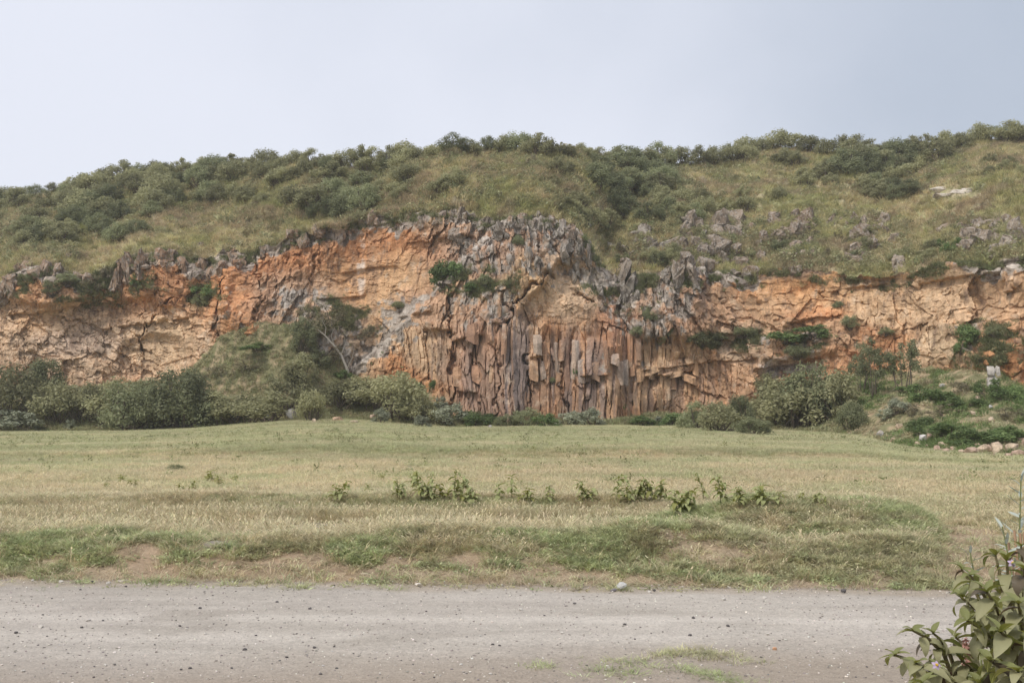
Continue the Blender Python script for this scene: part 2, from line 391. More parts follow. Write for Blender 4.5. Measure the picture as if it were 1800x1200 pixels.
l.new(mm.outputs[0], vm.inputs['Scale']); l.new(vm.outputs[0], b.inputs['Base Color'])
hs = n.new('ShaderNodeMath'); hs.operation = 'ADD'; l.new(fine, hs.inputs[0]); l.new(fine2, hs.inputs[1]); bump(n, l, hs.outputs[0], b, 0.012)
M_ROAD = m
def road_z(x, y):
    x = np.asarray(x, float); y = np.asarray(y, float); e = road_edge(x) + 0.08
    return 0.032 + 0.03 * (fbm(x * 0.15, y * 1.6, 63, 3) - 0.5) + 0.012 * (fbm(x * 2, y * 3, 65, 3) - 0.5)
rx = np.linspace(-16, 16, 400); rv = np.linspace(0, 1, 110)
RV, RX = np.meshgrid(rv, rx, indexing='ij')
lo_e = 4.6 + 0.5 * (fbm(rx * 0.7, rx * 0, 61, 3) - 0.5); hi_e = road_edge(rx) + 0.08
RY = lo_e + (hi_e - lo_e) * RV
rut = road_z(RX, RY) - 0.032
RZ = np.maximum(ground_z(RX, RY), 0) * 0.0 + 0.012 + (rut + 0.02) * sstep(0, 0.08, RV) * (1 - sstep(0.9, 1.0, RV))
RZ = RZ + np.maximum(ground_z(RX, RY) + 0.0, 0) * sstep(0.9, 1, RV)
yy = RY + 0.03 * RX + 0.25 * (fbm(RX * .12, RX * 0, 67, 2) - .5); rn = fbm(RX * 1.2, RY * 2.5, 68, 4)
trk = sum(np.exp(-((yy - c_) / w_) ** 2) * k_ for c_, w_, k_ in ((7.95, .22, .75), (8.35, .12, .35), (7.35, .2, .5), (6.9, .1, .25), (8.75, .1, .2))) * sstep(.36, .6, rn + .12)
sedge = (1 - sstep(.05, .55, hi_e[None, :] - RY + .5 * (rn - .5))) * .85; damp = (1 - sstep(6.4, 7.3, RY + .12 * RX * -1 + 1.2 * (fbm(RX * .4, RY * .8, 69, 3) - .5))) * .7
RC = np.stack([np.clip(sedge, 0, 1), np.clip(trk, 0, .8), np.clip(damp, 0, 1)], -1)
road = obj('road', mesh_np('road', np.stack([RX, RY, RZ], -1).reshape(-1, 3), grid_faces(110, 400), True, RC.reshape(-1, 3), M_ROAD))
tag(road, kind='structure')

# ------------------------------------------------------------------ cliff and hillside
TOP_PY = [(-600, 490), (0, 495), (40, 468), (100, 468), (150, 492), (200, 470), (240, 440), (290, 438), (350, 458), (400, 440), (440, 446), (480, 428), (520, 413), (560, 402), (600, 397), (650, 381), (720, 378), (800, 372), (850, 384), (900, 381), (950, 379), (1000, 397), (1030, 415), (1050, 455), (1080, 488), (1110, 482), (1150, 478), (1200, 464), (1260, 476), (1320, 486), (1360, 477), (1420, 474), (1500, 486), (1560, 490), (1610, 472), (1680, 462), (1750, 466), (1800, 448), (2400, 440)]
SKY_PY = [(-600, 420), (0, 332), (100, 319), (200, 297), (300, 286), (400, 285), (470, 274), (540, 270), (620, 277), (700, 264), (760, 258), (800, 248), (880, 246), (930, 249), (1000, 257), (1050, 260), (1130, 272), (1200, 272), (1280, 264), (1330, 242), (1400, 242), (1440, 250), (1500, 247), (1560, 254), (1620, 252), (1680, 242), (1740, 230), (1800, 230), (2400, 215)]
ccol = np.concatenate([np.arange(-600, -60, 12.0), np.arange(-60, 690, 1.8), np.arange(690, 1330, 1.3), np.arange(1330, 1860, 1.8), np.arange(1860, 2401, 12.0)])
nc = len(ccol)
cb_y = np.interp(ccol, pxs, base_y) + 0.8; cb_z = np.interp(ccol, pxs, base_z) - 2.0
top_py = interp(ccol, TOP_PY); top_py = np.interp(ccol, pxs, smooth(interp(pxs, TOP_PY), 2)) + 16 * (fbm(ccol / 22, ccol * 0, 87, 3) - 0.5) + 5 * (vnoise(ccol / 7, ccol * 0, 88) - 0.5)
ct_y = np.interp(ccol, pxs, smooth(base_y, 20)) + np.interp(ccol, [0, 900, 1100, 1500, 1800], [4.0, 4.5, 4.5, 3.5, 3.0])
ct_z = p2w(ccol, top_py, ct_y)[:, 2]
NR = 250
vrow = np.linspace(0, 1, NR)[:, None]
PXG = np.broadcast_to(ccol, (NR, nc))
lean = vrow ** 1.35
CY = cb_y + (ct_y - cb_y) * lean
CZ = cb_z + (ct_z - cb_z) * vrow
CX = (PXG - 900) / F * CY * 1.0
_, PYG = w2p(np.stack([CX, CY, CZ], -1))
CX = (PXG - 900) / F * (CY * CP + (CZ - CAM_Z) * SP)

def side(px, py, a, b):
    """signed distance in pixels to line a-b, positive on the right hand going a to b (picture axes)"""
    dx, dy = b[0] - a[0], b[1] - a[1]; L = math.hypot(dx, dy)
    return ((px - a[0]) * dy - (py - a[1]) * dx) / L * -1

wx = 26 * (fbm(PXG / 60, PYG / 60, 71, 3) - 0.5); wy = 26 * (fbm(PXG / 60, PYG / 60, 73, 3) - 0.5)
qx, qy = PXG + wx, PYG + wy

def big_form(px, py):
    """metres towards the viewer"""
    d = np.zeros(px.shape)
    # centre buttress right of the rising diagonal ledge
    s1 = side(px, py, (610, 660), (835, 432)); s2 = side(px, py, (1078, 640), (1030, 400))
    but = sstep(-3, 5, s1) * sstep(690 - 120, 700, px + 0.0 * py) * (1 - sstep(-12, 30, px - (1045 + (py - 420) * 0.17)))
    d += 2.4 * but * (0.55 + 0.45 * sstep(400, 560, py))
    # rounded pillars of the buttress
    d += 0.7 * but * np.cos((px - 880) / 40.0) * sstep(520, 600, py)
    # arch hollow under the slanting crack
    d -= 1.6 * sstep(-4, 4, side(px, py, (905, 570), (975, 478))) * ell(px, py, 1000, 545, 75, 85, 0.25)
    # left alcove under its overhanging brow
    d -= 1.8 * sstep(520, 535, py) * ell(px, py, 130, 610, 240, 100, 0.35)
    d += 1.1 * ell(px, py, 290, 480, 60, 45, 0.4) + 0.9 * ell(px, py, 100, 500, 70, 40, 0.4)
    d -= 0.9 * ell(px, py, 275, 630, 60, 45, 0.2)
    # leaning pillars at 400-450
    d += 0.9 * ell(px, py, 425, 520, 35, 80, 0.4) + 0.7 * ell(px, py, 385, 500, 18, 70, 0.4)
    d += 1.0 * ell(px, py, 585, 590, 50, 60, 0.5)
    # broad smooth hollow wall
    d -= 1.0 * ell(px, py, 670, 500, 120, 90, 0.5)
    # brow of the right hand wall
    d += 0.4 * (1 - sstep(480, 510, py - 10 * np.sin(px / 90))) * sstep(1330, 1380, px) * sstep(455, 470, py)
    d += 0.8 * sstep(1060, 1120, px) * (1 - sstep(1280, 1340, px)) * (1 - sstep(590, 606, py))
    d += 1.0 * ell(px, py, 1400, 610, 90, 22, 0.4) - 0.8 * ell(px, py, 1395, 655, 55, 22, 0.25)
    d += 1.4 * ell(px, py, 1720, 600, 80, 60, 0.6) - 0.8 * ell(px, py, 1560, 520, 160, 40, 0.5)
    d += 1.3 * ell(px, py, 1180, 560, 60, 70, 0.6)
    return d

xs_, zs_ = CX, CZ
disp = big_form(qx, qy)
disp += 1.6 * (fbm(xs_ * 0.12, zs_ * 0.16, 81, 3) - 0.5)

colm = np.clip(sstep(770, 800, PXG) * (1 - sstep(1130, 1260, PXG)) * sstep(560, 600, PYG) + 0.7 * sstep(690, 720, PXG) * (1 - sstep(1050, 1090, PXG)) * sstep(540, 600, PYG) + 0.3 * sstep(1180, 1250, PXG) * (1 - sstep(1380, 1480, PXG)) * sstep(630, 650, PYG), 0, 1)
smoothm = np.maximum.reduce([ell(PXG, PYG, 660, 500, 120, 70), 0.5 * ell(PXG, PYG, 1500, 510, 200, 45), 0.75 * ell(PXG, PYG, 1000, 530, 60, 60), 0.7 * ell(PXG, PYG, 300, 610, 40, 40)])
flaky = 1 - sstep(330, 470, PXG)
lx = xs_ + 0.2 * (fbm(xs_ * 0.5, zs_ * 0.5, 83, 3) - 0.5); lz = zs_ + 0.2 * (fbm(xs_ * 0.5, zs_ * 0.5, 84, 3) - 0.5)

def facets(u, v, s, amp_o, amp_t, down=0.0):
    f1, f2, dx, dy, cx, cy = worley(u, v, s)
    r1, r2, r3 = h2(cx, cy, s + 5), h2(cx, cy, s + 6), h2(cx, cy, s + 7)
    return amp_o * (r1 - 0.5) + amp_t * ((r2 - 0.5) * 2 * dx + ((r3 - 0.5) * 2 - down) * dy), r1, f2 - f1
# general blocks
shx = lx + (0.22 * np.sin(xs_ * 0.13) + 0.1 * np.sin(xs_ * 0.41 + 1)) * lz
g1, r_big, e_big = facets(shx / 1.9, lz / 2.6, 101, 0.75, 0.5, 0.15)
g2, r_mid, e_mid = facets(shx / 0.50, lz / 1.05, 103, 0.34, 0.28, 0.25)
g3, r_sml, _ = facets(shx / 0.26, lz / 0.40, 105, 0.15, 0.14)
gen = g1 + g2 + g3
# columns: tall cells whose lower ends stand out and break off
k1, rc1, ec1 = facets((lx + 0.06 * lz) / 0.85, lz / 5.5 + 0.5 * vnoise(lx / 0.9, lx * 0, 7), 107, 0.6, 0.4, 0.6)
k2, rc2, ec2 = facets((lx + 0.06 * lz) / 0.36, lz / 2.6, 109, 0.26, 0.2, 0.4)
cu = (lx - 0.07 * (lx - 3) * (lz - 4) / 8 + 0.07 * np.sin(lz * 0.5 + lx * 0.3)) / 0.58 + 0.35 * (fbm(lx * .4, lz * .12, 126, 2) - .5)
k3, rc3, ec3 = facets(cu, lz / 7.0, 129, 0.5, 0.5, 0.25)
cols_ = 0.55 * k1 + 0.6 * k2 + k3 - 0.30 * np.exp(-(ec3 / 0.07) ** 2)
# flaky slanting plates on the left
a = math.radians(-28); fu, fv = lx * math.cos(a) + lz * math.sin(a), -lx * math.sin(a) + lz * math.cos(a)
p1, rp1, _ = facets(fu / 1.3, fv / 0.7, 111, 0.4, 0.34, 0.35); p2, rp2, _ = facets(fu / 0.5, fv / 0.3, 113, 0.2, 0.16, 0.35)
plates = p1 + p2 + 0.5 * g1
# slabby wall: thin horizontal ledges
s1_, rs1, es1 = facets(lx / 1.8, lz / 1.6, 115, 0.16, 0.12, 0.5); s2_, rs2, _ = facets(lx / 0.6, lz / 0.35, 117, 0.09, 0.05, 0.8)
slab = s1_ + s2_ + 0.18 * (fbm(lx * 0.6, lz * 0.6, 119, 3) - 0.5)
th = (PXG - 930) / np.maximum(PYG - 250, 30); rd = np.hypot(PXG - 930, PYG - 250) / 20.5
q1, rq1, _ = facets(th * 14 + 1.2 * (fbm(lx, lz, 85, 2) - .5), rd / 2.4, 118, 0.55, 0.45, 0.5); q2, rq2, _ = facets(th * 34, rd / 0.9, 122, 0.22, 0.2, 0.4)
fan = np.clip(sstep(800, 840, PXG) * (1 - sstep(1060, 1130, PXG)) * (1 - sstep(540, 600, PYG)), 0, 1)
fr = lerp(gen, plates, flaky * 0.85); fr = lerp(fr, q1 + q2 + 0.4 * g1, fan * 0.9); fr = lerp(fr, cols_, colm); fr = lerp(fr, slab, smoothm * 0.9)
disp = disp + fr
notcol = 1 - 0.7 * colm
# thin broken joints here and there
disp -= 0.11 * np.exp(-(e_mid / 0.07) ** 2) * sstep(0.56, 0.64, fbm(lx * 0.9, lz * 0.5, 123, 3)) * (1 - smoothm) * notcol
_f1, _f2, _, _, _, _ = worley(lx / 1.3, lz / 0.4, 127)
disp -= 0.15 * np.exp(-((_f2 - _f1) / 0.06) ** 2) * sstep(0.57, 0.63, fbm(lx * 0.8, lz * 1.6, 128, 3)) * np.maximum(smoothm, flaky * .8)
def polyd(px, py, pts):
    d = np.full(px.shape, 1e6)
    for (ax, ay), (bx, by) in zip(pts[:-1], pts[1:]):
        vx, vy = bx - ax, by - ay; t = np.clip(((px - ax) * vx + (py - ay) * vy) / (vx * vx + vy * vy), 0, 1); d = np.minimum(d, np.hypot(px - ax - t * vx, py - ay - t * vy))
    return d
kx, ky = PXG + 0.35 * wx, PYG + 0.35 * wy
for pts, dep, wd in (([(888, 575), (900, 545), (930, 515), (962, 486)], 1.1, 3.2), ([(962, 486), (1000, 500), (1040, 532)], .8, 2.6), ([(792, 470), (794, 590)], .8, 2.6), ([(888, 450), (890, 548)], .8, 2.6), ([(790, 585), (800, 720)], .9, 3.5), ([(840, 590), (828, 660)], .7, 2.2), ([(1083, 470), (1095, 560), (1120, 620)], .7, 3), ([(880, 620), (872, 735)], .6, 2.2), ([(925, 600), (935, 735)], .7, 2.2), ([(985, 640), (1000, 735)], .7, 2.4), ([(1180, 590), (1170, 640)], .7, 2.5), ([(300, 520), (250, 590), (275, 660)], .7, 2.4), ([(385, 480), (380, 620)], .8, 3), ([(450, 440), (455, 560)], .6, 2.5), ([(555, 430), (548, 540)], .5, 2.5)):
    cm_ = fbm(PXG / 18 + dep, PYG / 18, 130, 3); disp -= dep * np.exp(-(polyd(PXG + 0.7 * wx + 30 * (cm_ - .5), PYG + 0.5 * wy, pts) / (wd * (.3 + 1.0 * sstep(.35, .65, cm_)))) ** 2) * sstep(.30, .46, fbm(PXG / 30, PYG / 30, 132, 3))
# hanging ledges: proud above the line, cut back beneath it
for x0, x1, y0, dep in ((745, 792, 581, .6), (798, 848, 598, .7), (803, 840, 690, .5), (936, 962, 626, .5), (1020, 1072, 662, .5), (1130, 1220, 658, .6), (1130, 1330, 640, .35), (860, 1000, 430, .0), (700, 760, 552, .3), (770, 830, 415, .6), (1330, 1430, 640, .6), (180, 330, 565, .4), (10, 120, 545, .5), (1270, 1340, 585, .4), (560, 640, 520, .25), (600, 700, 470, .25), (1440, 1560, 505, .3), (1600, 1760, 490, .35), (1380, 1480, 560, .35)):
    sy_ = ky - y0 - 0.12 * (kx - (x0 + x1) / 2) * (1 if int(x0) % 2 else -1); ins = sstep(x0 - 6, x0 + 6, kx) * (1 - sstep(x1 - 6, x1 + 6, kx))
    disp += dep * ins * (sstep(-26, -1, sy_) * (1 - sstep(-1, 2, sy_)) - 0.6 * sstep(-1, 2, sy_) * (1 - sstep(4, 30, sy_)))
rimfade = 1 - sstep(0.975, 1.0, vrow) * 0.97
disp = disp * rimfade
sideways = 0.28 * (fbm(xs_ * 0.8, zs_ * 0.8, 121, 3) - 0.5) + 0.25 * (r_mid - 0.5) * (1 - smoothm) * (1 - colm)
CYd = CY - disp; CXd = CX + sideways * rimfade - disp * (PXG - 900) / F
CZd = CZ + rimfade * (0.22 * (r_sml - 0.5) * (1 - smoothm) * (1 - colm) + 0.0)

def S(c): return np.array(c, float)
def cliff_col(px, py, hA, hB, topd):
    """albedo of the rock; hA, hB are per-block random numbers; topd pixels below the rim"""
    n1 = fbm(px / 70, py / 50, 131, 4); n2 = fbm(px / 16, py / 13, 133, 4); n3 = fbm(px / 200, py / 100, 135, 2)
    ux = px + 60 * (n1 - 0.5) + 20 * (n2 - 0.5); uy = py + 50 * (fbm(px / 70, py / 50, 137, 4) - 0.5) + 20 * (n2 - 0.5)
    A_, B_ = S((0.50, 0.235, 0.095)), S((0.56, 0.36, 0.20))
    c = lerp(A_, B_, sstep(0.35, 0.65, n1)[..., None])
    def put(cx, cy, rx, ry, colr, k, soft=0.45):
        nonlocal c; c = lerp(c, S(colr), (k * ell(ux, uy, cx, cy, rx, ry, soft))[..., None])
    put(130, 610, 220, 85, (0.59, 0.415, 0.265), 0.85); put(150, 600, 80, 22, (0.36, 0.29, 0.25), 0.4); put(60, 560, 50, 20, (0.58, 0.35, 0.17), 0.6); put(285, 600, 55, 60, (0.62, 0.43, 0.25), 0.8)
    put(300, 500, 45, 40, (0.50, 0.24, 0.11), 0.8); put(425, 510, 60, 70, (0.55, 0.235, 0.085), 0.8); put(60, 510, 30, 25, (0.52, 0.27, 0.12), 0.8)
    put(480, 490, 90, 70, (0.50, 0.23, 0.10), 0.6); put(660, 450, 200, 50, (0.52, 0.225, 0.09), 0.7); put(640, 520, 110, 70, (0.60, 0.34, 0.155), 0.85); put(720, 500, 70, 60, (0.60, 0.37, 0.19), 0.6)
    put(520, 530, 70, 50, (0.40, 0.29, 0.21), 0.55); put(600, 600, 60, 60, (0.36, 0.29, 0.22), 0.6)
    put(900, 440, 150, 70, (0.42, 0.275, 0.185), 0.8); put(745, 590, 50, 50, (0.60, 0.40, 0.23), 0.8); put(760, 540, 50, 40, (0.44, 0.25, 0.15), 0.7)
    put(860, 640, 75, 110, (0.38, 0.21, 0.135), 0.75); put(880, 690, 60, 60, (0.32, 0.215, 0.16), 0.6); put(1000, 520, 60, 60, (0.64, 0.45, 0.28), 0.85); put(930, 500, 35, 50, (0.56, 0.36, 0.18), 0.7)
    put(1000, 670, 120, 70, (0.46, 0.28, 0.17), 0.6); put(1160, 690, 60, 45, (0.60, 0.395, 0.22), 0.75)
    put(1150, 540, 120, 60, (0.38, 0.25, 0.17), 0.75); put(1090, 580, 40, 50, (0.45, 0.20, 0.10), 0.6)
    put(1260, 560, 90, 50, (0.47, 0.27, 0.155), 0.7); put(1310, 610, 50, 40, (0.62, 0.45, 0.30), 0.7); put(1250, 680, 110, 40, (0.53, 0.30, 0.16), 0.7)
    put(1460, 510, 160, 45, (0.60, 0.325, 0.14), 0.85); put(1360, 560, 50, 35, (0.60, 0.37, 0.20), 0.6); put(1440, 555, 60, 14, (0.55, 0.235, 0.09), 0.8); put(1600, 530, 120, 55, (0.58, 0.385, 0.215), 0.8); put(1720, 520, 120, 60, (0.56, 0.37, 0.21), 0.7)
    put(1640, 620, 60, 40, (0.62, 0.45, 0.27), 0.7); put(1420, 610, 110, 45, (0.44, 0.25, 0.14), 0.6); put(1520, 640, 90, 30, (0.52, 0.24, 0.10), 0.7); put(1395, 652, 45, 13, (0.62, 0.56, 0.52), 0.85, 0.3)
    # long dark water stains
    sx = fbm(px / 9, py / 160, 141, 3)
    for cx, cy, rx, ry, k in ((880, 650, 55, 125, 0.9), (1000, 670, 120, 90, 0.75), (1200, 690, 90, 45, 0.4), (1245, 510, 40, 40, 0.4), (640, 500, 30, 80, 0.25), (1390, 500, 10, 60, 0.5), (760, 630, 25, 50, 0.4)):
        c = lerp(c, S((0.20, 0.155, 0.14)), (k * ell(px, py, cx, cy, rx, ry, 0.6) * sstep(0.45, 0.58, sx))[..., None])
    c = lerp(c, S((0.70, 0.62, 0.54)), (0.7 * ell(px, py, 635, 470, 7, 45, 0.4) * sstep(0.4, 0.6, n2))[..., None])
    # grey lichen crust on whole facets
    lich = np.maximum.reduce([0.95 * (1 - sstep(8, 45, topd + 30 * (n1 - 0.5))) * (1 - 0.65 * sstep(1310, 1360, px) * (1 - sstep(1670, 1700, px))), 0.57 * ell(ux, uy, 900, 440, 150, 75), 0.66 * ell(ux, uy, 1040, 470, 50, 70), 0.62 * ell(ux, uy, 1150, 540, 110, 75),
        0.62 * ell(ux, uy, 700, 570, 50, 60), 0.58 * ell(ux, uy, 530, 540, 70, 45), 0.68 * ell(ux, uy, 600, 600, 70, 60), 0.6 * ell(ux, uy, 860, 540, 90, 50), 0.5 * ell(ux, uy, 1080, 650, 100, 30),
        0.55 * ell(ux, uy, 1400, 610, 90, 40), 0.5 * ell(ux, uy, 400, 560, 40, 60), 0.4 * ell(ux, uy, 1720, 600, 80, 60), 0.25 + 0 * px])
    dg_ = side(ux, uy, (610, 660), (835, 432)); lich = np.maximum(lich, 0.85 * np.exp(-((dg_ - 12) / 22) ** 2) * (ux > 600) * (ux < 850)); n4 = fbm(px / 7, py / 9, 139, 3); on = sstep(0.0, 0.10, lich * 0.92 - (0.3 * hA + 0.35 * n2 + 0.35 * n4 + 0.18 * (n1 - 0.5)))
    lg = lerp(S((0.25, 0.22, 0.185)), S((0.46, 0.43, 0.385)), np.clip(hB * 0.7 + 0.5 * (n2 - 0.3), 0, 1)[..., None])
    c = lerp(c, lg, (0.85 * on)[..., None])
    # rusty and blackish seams near the rim
    c = lerp(c, S((0.20, 0.16, 0.13)), (0.75 * (1 - sstep(0, 30, topd)) * sstep(0.5, 0.62, fbm(px / 14, py / 8, 143, 3)))[..., None])
    c = c * (0.80 + 0.36 * hB + 0.30 * (n2 - 0.5) + 0.35 * (fbm(px / 5, py / 26, 145, 3) - 0.5))[..., None]
    lum = c @ np.array((0.35, 0.5, 0.15)); c = lerp(c, lum[..., None] * S((1.10, 0.98, 0.86)), 0.13) * 1.03
    return np.clip(c, 0.02, 0.8)
hA = lerp(lerp(r_mid, rc2, colm), rs1, smoothm * 0.8); hB = lerp(lerp(r_sml, rc1, colm * 0.8), rs2, smoothm * 0.8)
CCOL = cliff_col(PXG, PYG, hA, hB, PYG - top_py)
# thin turf and moss clinging to ledges
mossn = fbm(PXG / 22, PYG / 12, 151, 4)
moss = np.maximum.reduce([ell(PXG, PYG, 130, 500, 130, 30), ell(PXG, PYG, 360, 520, 30, 20), ell(PXG, PYG, 1380, 600, 90, 20), ell(PXG, PYG, 1240, 600, 80, 12), ell(PXG, PYG, 1100, 500, 60, 40), ell(PXG, PYG, 1220, 490, 80, 20), ell(PXG, PYG, 600, 560, 60, 35), ell(PXG, PYG, 1740, 610, 60, 40), ell(PXG, PYG, 840, 500, 60, 25), 1.1 * (1 - sstep(0, 28, PYG - top_py)), 1.3 * (1 - sstep(0, 30, PYG - top_py)) * sstep(1310, 1360, PXG) * (1 - sstep(1670, 1700, PXG))])
CCOL = lerp(CCOL, np.array((0.17, 0.155, 0.075)), (0.8 * sstep(0.48, 0.60, mossn) * moss)[..., None])
PC = np.stack([CXd, CYd, CZd], -1)
cliff = obj('cliff', mesh_np('cliff', PC.reshape(-1, 3), grid_faces(NR, nc), False, CCOL.reshape(-1, 3), M_ROCK))
tag(cliff, kind='structure')
CPX, CPY = w2p(PC)

def on_cliff(px, py):
    j = int(np.argmin(np.abs(ccol - px))); i = int(np.argmin(np.abs(CPY[:, j] - py))); return PC[i, j].copy()

# hillside
crest_py = np.interp(ccol, pxs, smooth(interp(pxs, SKY_PY), 10)) + 20
slope = np.interp(ccol, [0, 400, 800, 1050, 1150, 1300, 1500, 1800], [0.44, 0.5, 0.56, 0.55, 0.5, 0.5, 0.48, 0.46])
k = p2w(ccol, crest_py, np.ones(nc))[:, 2] - CAM_Z
yt_s = np.interp(ccol, pxs, smooth(np.interp(pxs, ccol, ct_y), 40)); zt_s = np.interp(ccol, pxs, smooth(np.interp(pxs, ccol, ct_z), 40))
yc = (zt_s - slope * yt_s - CAM_Z) / (k - slope); yc = np.interp(ccol, pxs, smooth(np.interp(pxs, ccol, yc), 25)); zc = CAM_Z + k * yc
NH = 150
trow = np.linspace(0, 1, NH)[:, None]
HYb = ct_y + (yc - ct_y) * trow
HZb = ct_z + (zc - ct_z) * (trow ** 0.93)
HPX = np.broadcast_to(ccol, (NH, nc)); HX = (HPX - 900) / F * (HYb * CP + (HZb - CAM_Z) * SP)
_, HPY = w2p(np.stack([HX, HYb, HZb], -1))
fade = sstep(0.0, 0.10, trow) * (1 - 0.8 * sstep(0.88, 1.0, trow))
hd = 1.8 * (fbm(HX * 0.09, HYb * 0.09, 161, 3) - 0.5) + 0.5 * (fbm(HX * 0.5, HYb * 0.5, 163, 4) - 0.5) + 0.8 * (fbm(HX * 1.0, HYb * 1.9, 165, 3) - 0.5)
gul = np.exp(-(np.minimum.reduce([np.abs(side(HPX, HPY, (1060, 420), (1150, 280))) / 26, np.full(HPX.shape, 9.0)])) ** 2) + 0.8 * np.exp(-(side(HPX, HPY, (1480, 360), (1640, 270)) / 22) ** 2) + 0.6 * np.exp(-(side(HPX, HPY, (540, 380), (700, 270)) / 30) ** 2)
hd -= 1.6 * gul; hd += 1.2 * ell(HPX, HPY, 980, 300, 90, 60, 0.6) + 1.0 * ell(HPX, HPY, 780, 300, 70, 50, 0.6) + 1.0 * ell(HPX, HPY, 1720, 310, 90, 50, 0.6)
HZ = HZb + hd * fade; HY = HYb - 0.35 * hd * fade
back = np.linspace(0, 1, 9)[1:, None]
BY = yc + 60 * back; BZ = zc - 5 * back - 10 * back ** 2; BX = HX[-1] + (ccol - 900) / F * 60 * back
HXa = np.vstack([HX, BX]); HYa = np.vstack([HY, BY]); HZa = np.vstack([HZ, BZ]); NHa = NH + 8
HPXa = np.vstack([HPX, np.broadcast_to(ccol, (8, nc))])
PH = np.stack([HXa, HYa, HZa], -1); QPX, QPY = w2p(PH)
T_OL, T_DRY, T_GRN, T_BRN = S((0.26, 0.24, 0.125)), S((0.36, 0.305, 0.19)), S((0.22, 0.225, 0.10)), S((0.25, 0.205, 0.135))
def hill_tint(x, y, px, py):
    a1, a2, a3 = fbm(x * 0.16, y * 0.16, 171, 4), fbm(x * 0.7, y * 1.3, 173, 4), fbm(x * 0.35, y * 0.5, 175, 3)
    c = lerp(T_OL, T_DRY, sstep(0.36, 0.60, a2)[..., None])
    c = lerp(c, T_GRN, (0.5 * sstep(0.50, 0.64, a1))[..., None]); c = lerp(c, T_BRN, (0.8 * sstep(0.52, 0.66, a3))[..., None])
    return c
HCOL = hill_tint(HXa, HYa, QPX, QPY) * 1.15
hill = obj('hillside', mesh_np('hillside', PH.reshape(-1, 3), grid_faces(NHa, nc), True, HCOL.reshape(-1, 3), M_HILL))
tag(hill, kind='structure')
HPXv, HPYv = QPX[:NH], QPY[:NH]
def on_hill(px, py):
    j = int(np.argmin(np.abs(ccol - px))); i = int(np.argmin(np.abs(HPYv[:, j] - py))); return PH[i, j].copy()

# thin dusty air
hm = bpy.data.materials.new('haze'); hm.use_nodes = True; hn = hm.node_tree.nodes; hn.remove(hn['Principled BSDF'])
pv = hn.new('ShaderNodeVolumePrincipled'); pv.inputs['Color'].default_value = (0.97, 0.98, 1.0, 1); pv.inputs['Density'].default_value = 0.00045; pv.inputs['Anisotropy'].default_value = 0.2
hm.node_tree.links.new(pv.outputs[0], hn['Material Output'].inputs['Volume'])
hv = [(x, y, z) for z in (-16, 48) for y in (-130, 230) for x in (-260, 260)]
haze = obj('haze', mesh_np('haze', hv, [(0, 2, 3, 1), (4, 5, 7, 6), (0, 1, 5, 4), (2, 6, 7, 3), (0, 4, 6, 2), (1, 3, 7, 5)], False, None, hm)); tag(haze, kind='stuff')
scene.cycles.volume_bounces = 1

# ------------------------------------------------------------------ rocks
def hull_mesh(name, pts, mat, colfn=None, col=None, rough=0.0):
    bm = bmesh.new()
    for p in pts: bm.verts.new(p)
    r = bmesh.ops.convex_hull(bm, input=bm.verts)
    bmesh.ops.delete(bm, geom=list({v for v in r['geom_interior'] + r['geom_unused'] if isinstance(v, bmesh.types.BMVert) and v.is_valid}), context='VERTS')
    bmesh.ops.recalc_face_normals(bm, faces=bm.faces)
    if rough:
        rr = random.Random(len(pts) * 7 + int(abs(pts[0][0]) * 1e5)); bmesh.ops.subdivide_edges(bm, edges=bm.edges[:], cuts=1); bmesh.ops.triangulate(bm, faces=bm.faces[:])
        sz_ = max(max(abs(c) for c in v.co) for v in bm.verts)
        for v in bm.verts: v.co += Vector((rr.gauss(0, 1), rr.gauss(0, 1), rr.gauss(0, 1))) * rough * sz_
    me = bpy.data.meshes.new(name); bm.to_mesh(me); bm.free(); me.materials.append(mat)
    V = np.array([v.co for v in me.vertices]); n = len(V)
    set_col(me, colfn(V) if colfn else np.tile(col, (n, 1)))
    return me

def rock_pts(r, n, sx, sy, sz, box=0.6):
    out = []
    for i in range(n):
        v = np.array([r.gauss(0, 1), r.gauss(0, 1), r.gauss(0, 1)]); v /= np.linalg.norm(v)
        q = v / max(abs(v)); p = lerp(v, q, box * r.uniform(0.5, 1.0)) * r.uniform(0.85, 1.05)
        out.append((p[0] * sx, p[1] * sy, p[2] * sz))
    return out

